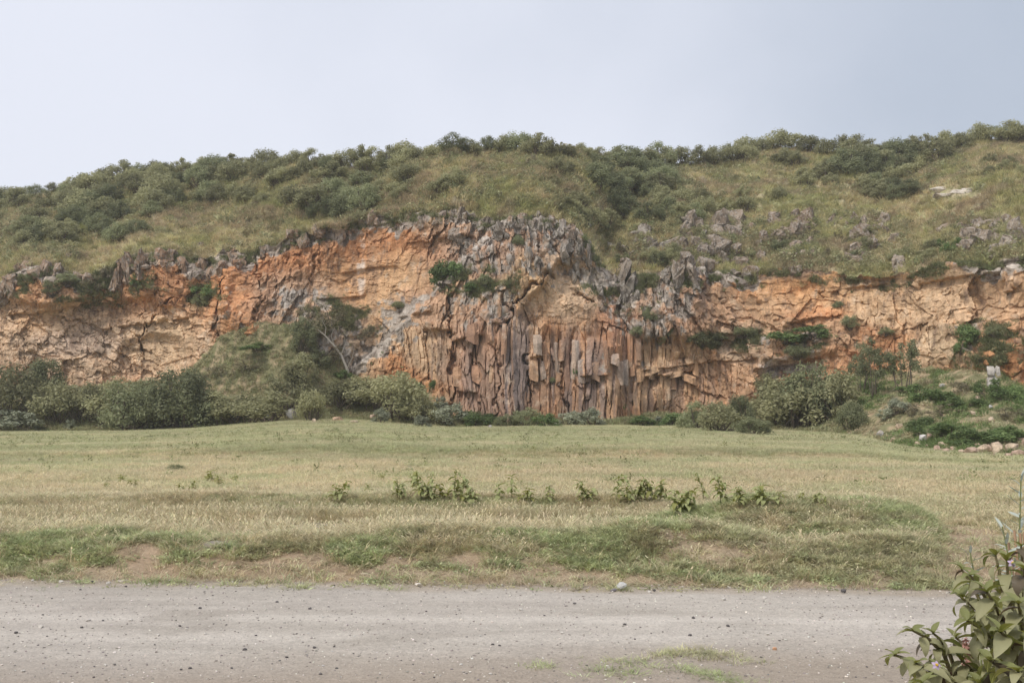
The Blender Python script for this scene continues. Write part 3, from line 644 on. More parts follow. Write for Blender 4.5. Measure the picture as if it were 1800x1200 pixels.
def add_rock(px, py, w, h, r, on=on_cliff, deep=0.5, tilt=0.35, boxy=0.7, grey=None, name='rock_block', parent=cliff, n=18):
    p = on(px, py); sc_ = p[1] / F
    sx, sz = w * sc_ * 0.5, h * sc_ * 0.5; sy = (sx + sz) * 0.5 * r.uniform(0.7, 1.1)
    R = np.array(Euler((r.uniform(-tilt, tilt), r.uniform(-tilt, tilt), r.uniform(-0.8, 0.8))).to_matrix())
    pts = np.array(rock_pts(r, n, sx, sy, sz, boxy)) @ R.T
    ctr = p + np.array((0, sy * (1 - 2 * deep) * -1 + 0.0, 0))
    a, b2 = r.random(), r.random()
    def cf(V):
        P = V + ctr; qx_, qy_ = w2p(P); j = np.interp(qx_, ccol, top_py)
        td = np.maximum(qy_ - j, 0) if grey is None else np.full(len(V), 200.0 * (1 - grey))
        c0 = cliff_col(qx_, np.maximum(qy_, j + 4), np.full(len(V), a if grey is None else 0.15), np.full(len(V), b2), td)
        if grey:
            gn = fbm(V[:, 0] * 3 + 50, V[:, 2] * 3 + ctr[0], 181, 3)
            g0 = lerp(S((0.15, 0.125, 0.10)), S((0.33, 0.295, 0.245)), sstep(0.35, 0.65, gn)[:, None] * (0.5 + 0.5 * b2))
            c0 = lerp(c0, g0, grey)
        return c0
    me = hull_mesh(name, pts, M_CRAG if grey else M_ROCK, cf, None, 0.085 if grey else 0.05)
    return obj(name, me, parent, tuple(ctr))

R = random.Random(11)
# crags standing along the rim: (px, py centre, w, h)
crags = [(30, 462, 20, 22), (48, 458, 26, 26), (82, 470, 26, 34), (104, 470, 18, 30), (60, 478, 30, 22), (135, 485, 22, 24), (150, 490, 26, 30), (20, 500, 30, 50), (5, 515, 24, 46),
         (204, 490, 14, 50), (216, 478, 16, 60), (228, 470, 20, 70), (246, 465, 18, 60), (262, 452, 24, 36), (282, 445, 34, 30), (300, 450, 26, 36), (318, 462, 20, 30), (356, 462, 22, 24), (405, 434, 30, 20), (412, 452, 26, 26), (370, 480, 18, 36), (395, 470, 20, 40), (430, 460, 24, 24),
         (462, 440, 20, 24), (512, 408, 26, 22), (532, 420, 22, 30), (560, 404, 26, 28), (600, 408, 24, 24), (622, 402, 22, 24), (655, 380, 26, 30), (700, 388, 20, 18), (724, 380, 18, 30), (740, 392, 24, 20), (800, 376, 20, 20), (815, 372, 18, 28), (806, 412, 44, 34), (780, 390, 30, 20), (842, 398, 22, 22),
         (896, 386, 16, 24), (922, 386, 18, 30), (946, 374, 22, 18), (952, 396, 20, 30), (972, 388, 22, 22), (986, 400, 20, 34), (1006, 414, 20, 38), (1024, 425, 18, 44), (1035, 445, 16, 46), (992, 440, 26, 40), (960, 430, 24, 40), (930, 450, 26, 44), (1012, 470, 22, 50), (1040, 490, 20, 44), (1056, 520, 18, 40)]
for (x, y, w, h) in crags:
    fn = 840 < x < 1070
    add_rock(x, y + 3, w * (0.62 if fn else 0.85), h * (1.15 if fn else 0.95), R, deep=0.6, tilt=0.18, boxy=0.9, grey=0.42 if fn else 0.65, n=18)
    add_rock(x + R.uniform(-.6, .6) * w, y + R.uniform(0, .5) * h, w * .5, h * .6, R, deep=0.5, tilt=0.3, boxy=0.85, grey=0.6, n=14)
# grey outcrops on the slope above the right wall
outc = [(1215, 398, 30, 36), (1206, 406, 20, 24), (1228, 404, 18, 26), (1130, 412, 30, 22), (1140, 430, 30, 16), (1120, 428, 18, 16), (1088, 440, 40, 14), (1100, 446, 26, 10), (1180, 430, 40, 22), (1200, 434, 24, 20), (1165, 436, 18, 16), (1222, 430, 26, 18),
        (1270, 395, 34, 34), (1290, 388, 30, 30), (1256, 410, 28, 26), (1284, 412, 30, 20), (1300, 400, 22, 20), (1250, 430, 30, 26), (1266, 444, 44, 36), (1240, 446, 26, 20), (1290, 440, 20, 18), (1310, 420, 22, 18), (1320, 404, 16, 18),
        (1420, 382, 18, 30), (1412, 396, 22, 22), (1398, 408, 26, 26), (1380, 400, 16, 14), (1372, 420, 18, 20), (1402, 440, 26, 24), (1384, 452, 20, 16), (1464, 394, 16, 22), (1478, 396, 14, 20), (1520, 398, 18, 22), (1552, 392, 20, 26), (1560, 410, 14, 16), (1515, 420, 34, 34), (1530, 436, 24, 26), (1506, 446, 26, 28), (1500, 460, 30, 20), (1546, 404, 24, 14),
        (1570, 424, 16, 18), (1580, 470, 20, 30), (1715, 400, 30, 24), (1735, 396, 24, 24), (1705, 418, 34, 28), (1690, 404, 20, 20), (1725, 424, 30, 28), (1755, 400, 24, 22), (1780, 404, 26, 26), (1770, 430, 36, 24), (1748, 446, 30, 22), (1700, 440, 26, 26), (1795, 420, 24, 30), (1205, 470, 22, 40), (1190, 486, 18, 44), (1215, 490, 16, 46), (1100, 490, 22, 50), (1110, 512, 18, 44), (1090, 520, 16, 36), (1240, 466, 30, 22), (1300, 470, 44, 26), (1322, 480, 30, 16), (1030, 395, 16, 14),
        (70, 440, 10, 8), (38, 446, 12, 10), (120, 452, 12, 10), (880, 410, 20, 26), (355, 432, 12, 10)]
for q in range(46):
    cx_, cy_, rx_, ry_ = R.choice([(1275, 420, 60, 40), (1170, 440, 70, 30), (1400, 420, 40, 40), (1525, 430, 40, 40), (1740, 425, 70, 35), (1110, 500, 40, 40), (1210, 480, 60, 25), (1330, 450, 60, 25)])
    outc.append((R.gauss(cx_, rx_ * .6), R.gauss(cy_, ry_ * .6), R.uniform(10, 22), R.uniform(10, 24)))
for (x, y, w, h) in outc:
    tp = float(np.interp(x, ccol, top_py)); f_on = on_hill if y < tp - 2 else on_cliff
    add_rock(x, y, w * 1.15, h * 1.55, R, on=f_on, deep=0.42, tilt=0.25, boxy=0.75, grey=0.8, parent=hill if f_on is on_hill else cliff, n=20)
    for q in range(2):
        add_rock(x + R.uniform(-0.5, 0.5) * w, y + R.uniform(-0.3, 0.5) * h, w * R.uniform(0.5, 0.9), h * R.uniform(0.5, 0.9), R, on=f_on, deep=0.3, tilt=0.5, boxy=0.7, grey=0.85, parent=hill if f_on is on_hill else cliff, n=14)
# pale bank of bare rock in the grass
for (x, y, w, h) in [(1655, 336, 40, 12), (1690, 340, 46, 12), (1668, 344, 60, 9), (1705, 334, 26, 9), (1640, 338, 18, 8)]:
    p = on_hill(x, y); s_ = p[1] / F
    pts = rock_pts(R, 18, w * s_ * 0.5, 0.7, h * s_ * 0.6, 0.8)
    obj('pale_rock', hull_mesh('pale_rock', pts, M_ROCK, None, S((0.56, 0.50, 0.42)) * R.uniform(0.9, 1.05)), hill, tuple(p + np.array((0, 0.2, 0.05))))
# packed, cross-jointed columns in the lower centre of the face
cref = np.array([np.median(PC[(CPY[:, q] > 600) & (CPY[:, q] < 725), q, 1]) if ((CPY[:, q] > 600) & (CPY[:, q] < 725)).any() else np.nan for q in range(nc)])
okc = np.isfinite(cref); cref = np.interp(ccol, ccol[okc], cref[okc]); cref = np.interp(ccol, pxs, smooth(np.interp(pxs, ccol, cref), 5))
def col_block(px, py0, py1, w, out, r, tint, lean_=0.0, top_in=0.0):
    """one joint block of a column from py0 (bottom) to py1 (top); out = metres proud of the wall"""
    Yc = float(np.interp(px, ccol, cref)) - out; c0 = p2w(px, (py0 + py1) / 2, Yc); s_ = Yc / F; W = w * s_ * 0.5; H = (py0 - py1) * s_ * 0.5
    k_ = r.choice((5, 6, 6)); ph = r.uniform(0, 6.28); tb = r.uniform(-0.5, 0.5); tt = r.uniform(-0.4, 0.4); pts = []
    for i in range(k_):
        a_ = ph + 6.2832 * i / k_ + r.uniform(-0.22, 0.22); x_, y_ = W * 1.14 * math.cos(a_), min(W * 1.2, .38) * math.sin(a_)
        pts.append((x_ * r.uniform(.95, 1.05) - lean_ * H, y_, -H + tb * x_ + 0.2 * y_)); pts.append((x_ * r.uniform(.88, 1.0) + lean_ * H, y_ + top_in, H + tt * x_ + 0.2 * y_))
        pts.append((x_ * 1.02, y_ + top_in * .3, r.uniform(-.3, .3) * H))
    a, b2 = r.random(), r.random()
    def cf(V):
        qx_, qy_ = w2p(V + c0); q = cliff_col(qx_, qy_, np.full(len(V), 0.35 + 0.65 * a), np.full(len(V), b2), np.full(len(V), 200.0)); return lerp(q, np.broadcast_to(S(tint[0]), q.shape), tint[1])
    return obj('rock_column', hull_mesh('rock_column', pts, M_ROCK, cf, None, 0.018), cliff, tuple(c0))
TI = [((0.33, 0.175, 0.105), .4), ((0.25, 0.16, 0.12), .45), ((0.48, 0.28, 0.145), .35), ((0.60, 0.40, 0.22), .35), ((0.45, 0.215, 0.10), .4), ((0.42, 0.38, 0.33), .5)]
for q in range(34):
    px_c = R.uniform(800, 1310); right = px_c > 1140
    wts = (4, 4, 2, 1, 3, .2) if px_c < 935 else (3, 2.5, 3, 2, 3, .8) if not right else (1, .7, 3, 4, 3, .2)
    yb = R.uniform(600, 735) if px_c < 935 else R.uniform(615, 725) if not right else R.uniform(655, 715); h_ = R.uniform(34, 84) * (.7 if right else 1)
    col_block(px_c, yb, yb - h_, R.uniform(6, 11), R.uniform(-.05, .14), R, R.choices(TI, wts)[0], R.uniform(-.06, .1), 0.8)
# broken ends jutting from the face: (px, bottom py, w, h, grey)
for (x, y, w, h, gr) in [(945, 622, 20, 34, 5), (938, 668, 22, 36, 2), (954, 666, 14, 32, 5), (1022, 672, 16, 40, 5), (1044, 666, 32, 30, 2), (1088, 675, 22, 42, 5), (1100, 676, 15, 44, 5), (1110, 660, 18, 24, 4), (1124, 670, 20, 24, 2), (1080, 640, 24, 18, 5), (830, 602, 26, 34, 0), (805, 678, 24, 34, 2), (838, 672, 26, 30, 4), (845, 704, 24, 26, 0), (1150, 655, 34, 13, 3), (1186, 662, 36, 12, 3), (1212, 672, 30, 14, 2)]:
    col_block(x, y, y - h, w * .72, R.uniform(.08, .24), R, TI[gr], R.uniform(-.05, .05), 0.5)
# fractured blocks over the rest of the face
for i in range(150):
    x = R.uniform(0, 1800); tp = float(np.interp(x, ccol, top_py)); bp = float(np.interp(x, pxs, base_py)); y = R.uniform(tp + 14, min(bp, 700))
    if ell(np.array(x), np.array(y), 660, 500, 110, 60) > 0.3: continue
    w = R.uniform(12, 26); h = R.uniform(9, 24)
    if x < 380: w *= 1.3; h *= 0.6
    add_rock(x, y, w, h, R, deep=0.62, tilt=0.45, boxy=0.9, n=14)

# boulders lying on the talus (things)
M_BOUL = M_ROCK
def boulder(px, py, w, h, colr, r, label, group=None):
    X, Y, Z = hit(px, py); s_ = Y / F; sx, sz = w * s_ * 0.5, h * s_ * 0.5
    pts = np.array(rock_pts(r, 26, sx, (sx + sz) / 2, sz, 0.6))
    me = hull_mesh('boulder', pts, M_BOUL, lambda V: S(colr) * (0.8 + 0.4 * fbm(V[:, 0] * 4, V[:, 2] * 4 + px, 191, 3))[:, None])
    o = obj('boulder', me, None, (X, Y, Z + sz * 0.55), (0, 0, 0)); tag(o, label, 'boulder', group); return o
PINK, TAN, GRY, ORG = (0.50, 0.36, 0.27), (0.55, 0.43, 0.31), (0.44, 0.42, 0.39), (0.52, 0.27, 0.12)
bl = [(513, 734, 24, 19, GRY, 'rounded grey boulder between bushes at the edge of the grass'),
      (467, 737, 14, 10, GRY, 'small grey boulder just left of the rounded grey boulder'),
      (595, 740, 26, 9, (0.55, 0.38, 0.25), 'low tan slab at the grass edge below the bushes'),
      (552, 742, 9, 7, TAN, 'small tan stone at the foot of the bush beside the tan slab'),
      (622, 744, 18, 6, TAN, 'thin tan slab just right of the low tan slab'),
      (655, 736, 12, 10, PINK, 'reddish stone beside a silvery shrub below the cliff'),
      (755, 684, 18, 20, ORG, 'orange boulder on green patch left of the column cliff'),
      (695, 670, 16, 12, GRY, 'grey boulder on the talus left of the orange boulder'),
      (832, 730, 12, 11, ORG, 'orange stone among low green plants under the columns'),
      (891, 727, 11, 8, GRY, 'pale stone at the foot of the columns'),
      (861, 752, 9, 6, GRY, 'small grey stone at the grass edge under the columns'),
      (1622, 774, 18, 11, (0.56, 0.53, 0.49), 'flat pale grey slab leaning on the right talus'),
      (1636, 772, 14, 13, PINK, 'pinkish boulder touching the flat pale grey slab'),
      (1636, 747, 14, 7, (0.33, 0.24, 0.21), 'dark red stone on green talus above the pale slab'),
      (1580, 752, 14, 8, TAN, 'tan stone among grass left of the dark red stone'),
      (1547, 767, 14, 12, GRY, 'grey stone at the left end of the talus foot'),
      (1570, 775, 10, 7, PINK, 'small pink stone on the grass edge at the talus foot'),
      (1719, 703, 9, 8, TAN, 'small tan stone beneath the standing rock finger'),
      (1741, 718, 8, 8, GRY, 'small pale stone right of the standing rock finger'),
      (1742, 741, 11, 9, TAN, 'tan stone in the middle of the right green talus'),
      (1709, 729, 12, 8, TAN, 'tan stone on bare patch of the right talus'),
      (1656, 680, 10, 6, GRY, 'pale stone high on the right talus'),
      (1497, 763, 12, 4, TAN, 'thin tan slab at the grass edge below the right bushes'),
      (1771, 755, 9, 6, TAN, 'small tan stone near right border of the talus')]
foot = [(1648, 792, 14, 10), (1662, 795, 15, 9), (1676, 793, 12, 10), (1690, 797, 13, 9), (1706, 798, 26, 14), (1728, 796, 22, 18), (1737, 793, 14, 14), (1753, 795, 20, 20), (1779, 793, 24, 18), (1790, 802, 28, 14), (1773, 804, 16, 9), (1655, 784, 12, 9), (1614, 783, 14, 8), (1630, 787, 10, 7), (1745, 802, 12, 7), (1796, 782, 16, 14), (1765, 778, 12, 9), (1718, 786, 10, 8)]
for i, (x, y, w, h) in enumerate(sorted(foot)):
    bl.append((x, y, w, h, PINK if i % 3 else TAN, 'pinkish boulder in the row at the right talus foot, %s from the left' % nth(i)))
RB = random.Random(5)
for (x, y, w, h, c_, lab) in bl: boulder(x, y, w * 0.95, h * 1.25, c_, RB, lab, 'boulders at the foot of the cliff')
# standing rock finger on the right: three stacked blocks
X, Y, Z = hit(1746, 692); s_ = Y / F
fing = obj('rock_finger', None, None, (X, Y, Z)); tag(fing, 'pale grey standing rock finger at the top of the right talus', 'rock')
for (ox, oz, w, h) in ((0, 4, 15, 22), (-1, 22, 18, 22), (-3, 39, 14, 18), (8, 38, 9, 22)):
    obj('rock_block', hull_mesh('rock_block', rock_pts(R, 20, w * s_ * 0.5, w * s_ * 0.45, h * s_ * 0.56, 0.9), M_ROCK, None, S((0.46, 0.42, 0.37)) * R.uniform(0.85, 1.1)), fing, (ox * s_, 0, oz * s_))

# ------------------------------------------------------------------ bushes
def tube_np(pts, r0, r1, sides=5):
    pts = np.array(pts, float); n = len(pts); V = []; Fc = []
    for i in range(n):
        d = pts[min(i + 1, n - 1)] - pts[max(i - 1, 0)]; d /= (np.linalg.norm(d) + 1e-9)
        u = np.cross(d, (0.3, 0.9, 0.1)); u /= np.linalg.norm(u) + 1e-9; w = np.cross(d, u); r = r0 + (r1 - r0) * i / (n - 1)
        for k_ in range(sides):
            a_ = 6.2832 * k_ / sides; V.append(pts[i] + r * (math.cos(a_) * u + math.sin(a_) * w))
    for i in range(n - 1):
        for k_ in range(sides):
            Fc.append((i * sides + k_, i * sides + (k_ + 1) % sides, (i + 1) * sides + (k_ + 1) % sides, (i + 1) * sides + k_))
    return np.array(V), np.array(Fc)

def merge(parts):
    Vs, Fs, off = [], [], 0
    for v, f in parts: Vs.append(v); Fs.append(f + off); off += len(v)
    return np.vstack(Vs), np.vstack(Fs)

def leaf_cloud(rg, lumps, nleaf, size, up=0.35, asp=0.45):
    """lumps: (n,4) centre and radius; quads scattered over the lumps' outer shells"""
    w = lumps[:, 3] ** 2; li = rg.choice(len(lumps), nleaf, p=w / w.sum())
    d = rg.normal(size=(nleaf, 3)); d[:, 2] += 0.25; d /= np.linalg.norm(d, axis=1)[:, None]
    rad = lumps[li, 3] * (0.25 + 1.0 * rg.random(nleaf) ** 0.8)
    c = lumps[li, :3] + d * rad[:, None]
    nrm = d + rg.normal(scale=0.6, size=(nleaf, 3)); nrm[:, 2] += up; nrm /= np.linalg.norm(nrm, axis=1)[:, None]
    t = np.cross(nrm, rg.normal(size=(nleaf, 3))); t /= np.linalg.norm(t, axis=1)[:, None]; bt = np.cross(nrm, t)
    L = size * (0.6 + 0.8 * rg.random(nleaf))[:, None]; W = L * asp
    V = np.stack([c - t * L * 0.5, c + bt * W * 0.5, c + t * L * 0.5, c - bt * W * 0.5], 1).reshape(-1, 3)
    Fq = np.arange(nleaf * 4).reshape(-1, 4)
    lump_r = rg.random(len(lumps))[li]; a_ = np.clip(0.55 * lump_r + 0.45 * rg.random(nleaf), 0, 1); b_ = rg.random(nleaf)
    col = np.repeat(np.stack([a_, b_, np.zeros(nleaf)], -1), 4, 0)
    return V, Fq, col

def make_bush(seed, w, h, nl, nleaf, leaf, mat, trunk=0.2, bark=M_BARK, open_=0.0, flat=0.8):
    """unit-ish bush: width w, height h; returns (stem mesh, crown mesh)"""
    rg = np.random.default_rng(seed); lumps = []; stems = []
    top0 = h * trunk
    for i in range(nl):
        a_ = rg.random() * 6.2832; rr = math.sqrt(rg.random()) * 0.5 * w * 0.85
        zmax = top0 + (h - top0) * (1 - 0.75 * (rr / (0.5 * w)) ** 2)
        z_ = lerp(top0 + 0.08 * h, zmax, rg.random() ** (0.55 + open_)); r_ = (0.085 + 0.085 * rg.random()) * w * (1 - 0.25 * open_)
        lumps.append((rr * math.cos(a_), rr * math.sin(a_), max(z_ - 0.5 * r_, r_ * 0.6), r_))
    lumps = np.array(lumps)
    ns = 5
    for i in range(ns + nl // 2 if not open_ else 2 + nl // 6):
        tgt = lumps[rg.integers(nl)][:3]; b0 = np.array((rg.normal() * 0.04 * w, rg.normal() * 0.04 * w, -0.15 * h))
        mid = lerp(b0, tgt, 0.5) + rg.normal(size=3) * 0.05 * w; mid[2] = lerp(b0[2], tgt[2], 0.45)
        stems.append(tube_np([b0, lerp(b0, mid, 0.5) + rg.normal(size=3) * 0.01 * w, mid, tgt], 0.022 * w, 0.006 * w))
    sv, sf = merge(stems); V, Fq, col = leaf_cloud(rg, lumps, nleaf, leaf)
    V[:, 2] = np.maximum(V[:, 2], -0.02)
    return mesh_np('stem', sv, sf, True, None, bark), mesh_np('crown', V, Fq, False, col, mat)

P = {}
for i in range(5): P['olive', i] = make_bush(200 + i, 1.0, (0.75, 0.9, 0.65, 0.8, 1.0)[i], (30, 26, 34, 28, 22)[i], 3000, 0.06, M_BUSH_A, 0.12)
for i in range(5): P['dark', i] = make_bush(220 + i, 1.0, (0.8, 0.95, 0.7, 0.85, 1.05)[i], (42, 38, 46, 36, 34)[i], 5600, 0.05, M_BUSH_B, 0.06)
for i in range(3): P['silver', i] = make_bush(240 + i, 1.0, (0.7, 0.85, 0.9)[i], (14, 16, 12)[i], 1500, 0.09, M_BUSH_S, 0.05)
for i in range(3): P['green', i] = make_bush(260 + i, 1.0, (0.6, 0.75, 1.0)[i], 14, 2200, 0.075, M_BUSH_G, 0.0)
for i in range(2): P['dry', i] = make_bush(280 + i, 1.0, (0.8, 0.95)[i], 12, 900, 0.06, M_BUSH_Y, 0.15, M_BARK, 0.5)
for i in range(3): P['tree', i] = make_bush(300 + i, 1.0, (1.5, 1.3, 1.7)[i], (30, 26, 28)[i], 3000, 0.055, M_BUSH_B, 0.30, M_BARK, 0.6)
HT = {kk: max(v.co.z for v in mm_[1].vertices) for kk, mm_ in P.items()}

def bush(kind, loc, w, h, rz, label, cat='bush', group=None, name='bush', i=None, r=rnd):
    ks = [q for q in P if q[0] == kind]; kk = ks[i % len(ks)] if i is not None else r.choice(ks)
    e = bpy.data.objects.new(name, None); C.objects.link(e); e.location = loc; e.rotation_euler = (0, 0, rz); e.scale = (w, w, h / HT[kk]); e.empty_display_size = 0.1
    tag(e, label, cat, group)
    obj('stem', P[kk][0], e); obj('crown', P[kk][1], e)
    return e

RZ = random.Random(21)
# at the foot of the cliff: (kind, px, py_base, w, h, label or None)
low = [('dark', 20, 742, 120, 105), ('dark', 78, 700, 70, 76), ('silver', 10, 755, 70, 34), ('silver', 52, 757, 70, 36), ('dark', 105, 742, 100, 85), ('dark', 150, 738, 100, 75), ('dark', 190, 745, 90, 90), ('dark', 232, 757, 100, 105), ('dark', 272, 755, 110, 110), ('dark', 318, 752, 100, 105), ('dark', 352, 746, 90, 66), ('dark', 385, 748, 95, 66), ('dark', 425, 746, 100, 68), ('dark', 470, 742, 90, 60), ('dark', 505, 728, 90, 85), ('olive', 548, 740, 62, 56), ('dark', 530, 688, 66, 70), ('dark', 532, 618, 48, 66),
       ('dark', 600, 716, 90, 62), ('dark', 635, 712, 80, 60), ('olive', 665, 722, 90, 66), ('dark', 700, 730, 100, 78), ('olive', 735, 742, 60, 44), ('silver', 668, 744, 30, 28), ('silver', 742, 751, 34, 24), ('silver', 790, 746, 60, 44), ('silver', 775, 724, 26, 26), ('green', 835, 748, 60, 30), ('dark', 890, 750, 44, 26), ('dark', 926, 750, 46, 38), ('green', 860, 744, 60, 22), ('green', 960, 750, 50, 22), ('silver', 1000, 748, 46, 28), ('silver', 1040, 748, 54, 32), ('green', 1093, 732, 26, 36), ('green', 1130, 749, 60, 20), ('silver', 1150, 748, 40, 20), ('green', 1180, 748, 50, 22),
       ('dark', 1222, 754, 60, 50), ('dark', 1266, 758, 84, 66), ('dark', 1302, 756, 56, 62), ('dark', 1322, 764, 60, 36), ('olive', 1360, 748, 80, 84), ('dark', 1395, 756, 110, 90), ('dark', 1428, 746, 100, 100), ('dark', 1470, 735, 80, 90), ('dark', 1500, 755, 46, 54), ('silver', 1574, 728, 46, 34), ('silver', 1556, 738, 30, 24),
       ('green', 1645, 706, 80, 24), ('green', 1690, 716, 60, 22), ('green', 1618, 752, 46, 26), ('green', 1612, 768, 44, 24), ('green', 1668, 766, 70, 28), ('green', 1712, 774, 80, 26), ('green', 1764, 776, 80, 28), ('green', 1740, 700, 50, 40), ('green', 1785, 706, 40, 30), ('green', 1600, 694, 50, 20), ('green', 1690, 786, 60, 18), ('dry', 1660, 730, 60, 20), ('dry', 1600, 730, 50, 22), ('dry', 1700, 690, 60, 22), ('dry', 1780, 735, 60, 22), ('green', 680, 655, 50, 44), ('green', 715, 690, 50, 28), ('dark', 690, 640, 24, 46), ('green', 765, 690, 30, 30), ('dry', 430, 650, 60, 20), ('dry', 390, 660, 60, 20), ('dry', 350, 680, 50, 22), ('green', 450, 615, 60, 16), ('green', 600, 665, 40, 20),
       ('olive', 1350, 700, 60, 50), ('olive', 1395, 670, 50, 44), ('dry', 580, 640, 50, 40), ('dark', 560, 640, 40, 30), ('green', 1750, 650, 90, 30), ('green', 800, 740, 50, 18)]
cnt = {}
zone_words = {'dark': 'dark green bush', 'silver': 'silvery leaved shrub', 'olive': 'olive green bush', 'green': 'fresh green low shrub', 'dry': 'dry brownish scrub', 'tree': 'slender open crowned tree'}
def zname(px):
    return ('at the cliff foot under the pale left wall' if px < 560 else 'at the cliff foot left of the columns' if px < 800 else 'at the cliff foot below the columns' if px < 1200 else 'at the cliff foot under the right wall' if px < 1520 else 'on the stony right talus')
trees_low = [('tree', 1536, 700, 62, 112), ('tree', 1592, 690, 60, 96), ('tree', 1512, 690, 44, 92), ('tree', 1560, 640, 44, 60)]
low = [('olive' if (q[0] == 'dark' and int(q[1]) % 5 < 2 and q[3] > 60) else q[0], q[1], q[2], q[3] * RZ.uniform(.85, 1.15), q[4] * RZ.uniform(.85, 1.15)) for q in low]
for (kd, x, y, w, h) in sorted(low + trees_low, key=lambda q: q[1]):
    key = (kd, zname(x)); cnt[key] = cnt.get(key, 0) + 1
for kk in list(cnt): pass
seen = {}
for (kd, x, y, w, h) in sorted(low + trees_low, key=lambda q: q[1]):
    key = (kd, zname(x)); i = seen.get(key, 0); seen[key] = i + 1
    lab = '%s %s' % (zone_words[kd], zname(x)) + (', %s from the left' % nth(i) if cnt[key] > 1 else '')
    X, Y, Z = hit(x, y); s_ = Y / F
    bush(kd, (X, Y, Z - 0.03), w * s_ * 1.12, h * s_, RZ.uniform(0, 6.28), lab, 'tree' if kd == 'tree' else 'bush' if kd in ('dark', 'olive') else 'shrub', 'bushes along the foot of the cliff', 'tree' if kd == 'tree' else 'bush', r=RZ)
# clinging to the rock face
clf = [('green', 782, 500, 62, 44), ('green', 800, 482, 30, 24), ('green', 832, 512, 44, 20), ('dark', 852, 500, 26, 20), ('dark', 1230, 606, 70, 22), ('dark', 1262, 600, 60, 20), ('dark', 1308, 590, 40, 22), ('green', 1380, 602, 80, 20), ('green', 1430, 594, 70, 24), ('dark', 1400, 628, 50, 24), ('dark', 1492, 575, 32, 22), ('dark', 1474, 540, 20, 12), ('green', 1710, 600, 50, 34), ('green', 1690, 618, 30, 26), ('dark', 1556, 588, 26, 14), ('dry', 575, 570, 60, 34), ('dry', 540, 560, 40, 24), ('dry', 640, 600, 40, 30), ('green', 358, 520, 44, 22), ('dark', 350, 535, 30, 18), ('dark', 1145, 560, 30, 24), ('dark', 1175, 590, 24, 26), ('dark', 1120, 590, 24, 18), ('dry', 1100, 560, 40, 26), ('dark', 912, 430, 20, 18), ('dark', 700, 540, 24, 12), ('green', 1010, 660, 10, 14), ('dark', 970, 672, 14, 10), ('green', 1440, 690, 30, 20), ('dark', 90, 518, 34, 26), ('dark', 120, 500, 40, 22), ('dry', 160, 510, 50, 26), ('dark', 60, 490, 26, 18), ('dry', 185, 495, 40, 26), ('green', 240, 500, 24, 24), ('dark', 1750, 590, 30, 20)]
seen = {}; cnt = {}
def czone(px): return 'left crags' if px < 420 else 'orange wall beside the diagonal ledge' if px < 720 else 'upper middle buttress' if px < 940 else 'columns' if px < 1060 else 'grey ribs right of the buttress' if px < 1200 else 'ledges of the right wall' if px < 1530 else 'far right wall'
for q in clf: cnt[q[0], czone(q[1])] = cnt.get((q[0], czone(q[1])), 0) + 1
for (kd, x, y, w, h) in sorted(clf, key=lambda q: q[1]):
    key = (kd, czone(x)); i = seen.get(key, 0); seen[key] = i + 1
    p = on_cliff(x, y - 2); s_ = p[1] / F
    lab = '%s clinging to the %s' % (zone_words[kd].replace('low ', ''), czone(x)) + (', %s from the left' % nth(i) if cnt[key] > 1 else '')
    bush(kd, (p[0], p[1] - 0.1, p[2] - 0.15), w * s_ * 1.1, h * s_ * 1.1, RZ.uniform(0, 6.28), lab, 'shrub', 'shrubs growing on the rock face', 'shrub', r=RZ)

# hillside bushes
cand = []
def spray(zone, n, cx, cy, rx, ry, lo, hi, kinds=('olive',), mind=9):
    k_ = 0; tries = 0
    while k_ < n and tries < n * 40:
        tries += 1; a_ = RZ.uniform(0, 6.283); q = math.sqrt(RZ.random()); x = cx + rx * q * math.cos(a_); y = cy + ry * q * math.sin(a_)
        if not (-60 < x < 1860): continue
        if y < float(np.interp(x, ccol, crest_py)) + 2 or y > float(np.interp(x, ccol, top_py)) - 4: continue
        if any((x - b_[1]) ** 2 + ((y - b_[2]) * 1.8) ** 2 < mind ** 2 for b_ in cand): continue
        cand.append((zone, x, y, RZ.uniform(lo, hi), RZ.choice(kinds))); k_ += 1
sky_x = -40
while sky_x < 1850:
    cy_ = float(np.interp(sky_x, ccol, crest_py)); dense = 1.0
    cand.append(('skyline', sky_x, cy_ + RZ.uniform(-1, 6), RZ.uniform(28, 46) * (0.85 if sky_x < 250 else 1), RZ.choice(('olive', 'olive', 'olive', 'dark')))); sky_x += RZ.uniform(22, 34)
Z1 = 'left slope'; spray(Z1, 22, 60, 385, 110, 55, 32, 50, ('olive', 'olive', 'dark')); spray(Z1, 20, 190, 350, 130, 45, 28, 46, ('olive', 'olive', 'dark')); spray(Z1, 13, 330, 330, 110, 34, 26, 42, ('olive', 'olive', 'dark')); spray(Z1, 6, 205, 408, 50, 16, 32, 44, ('olive', 'dark'))
Z2 = 'slope above the orange wall'; spray(Z2, 12, 590, 358, 75, 30, 34, 50, ('olive', 'dark')); spray(Z2, 11, 640, 310, 90, 26, 28, 44, ('olive', 'olive', 'dark')); spray(Z2, 7, 480, 305, 60, 22, 28, 42); spray(Z2, 3, 790, 325, 18, 26, 30, 40); spray(Z2, 4, 690, 345, 30, 12, 24, 34); spray(Z2, 5, 440, 345, 40, 20, 24, 36)
Z3 = 'gully right of the grassy knoll'; spray(Z3, 17, 1120, 318, 80, 40, 32, 50, ('olive', 'dark', 'dark')); spray(Z3, 9, 1080, 385, 60, 26, 28, 44, ('olive', 'dark')); spray(Z3, 8, 1190, 372, 50, 26, 26, 40, ('olive', 'dark')); spray(Z3, 5, 1000, 375, 24, 16, 22, 34)
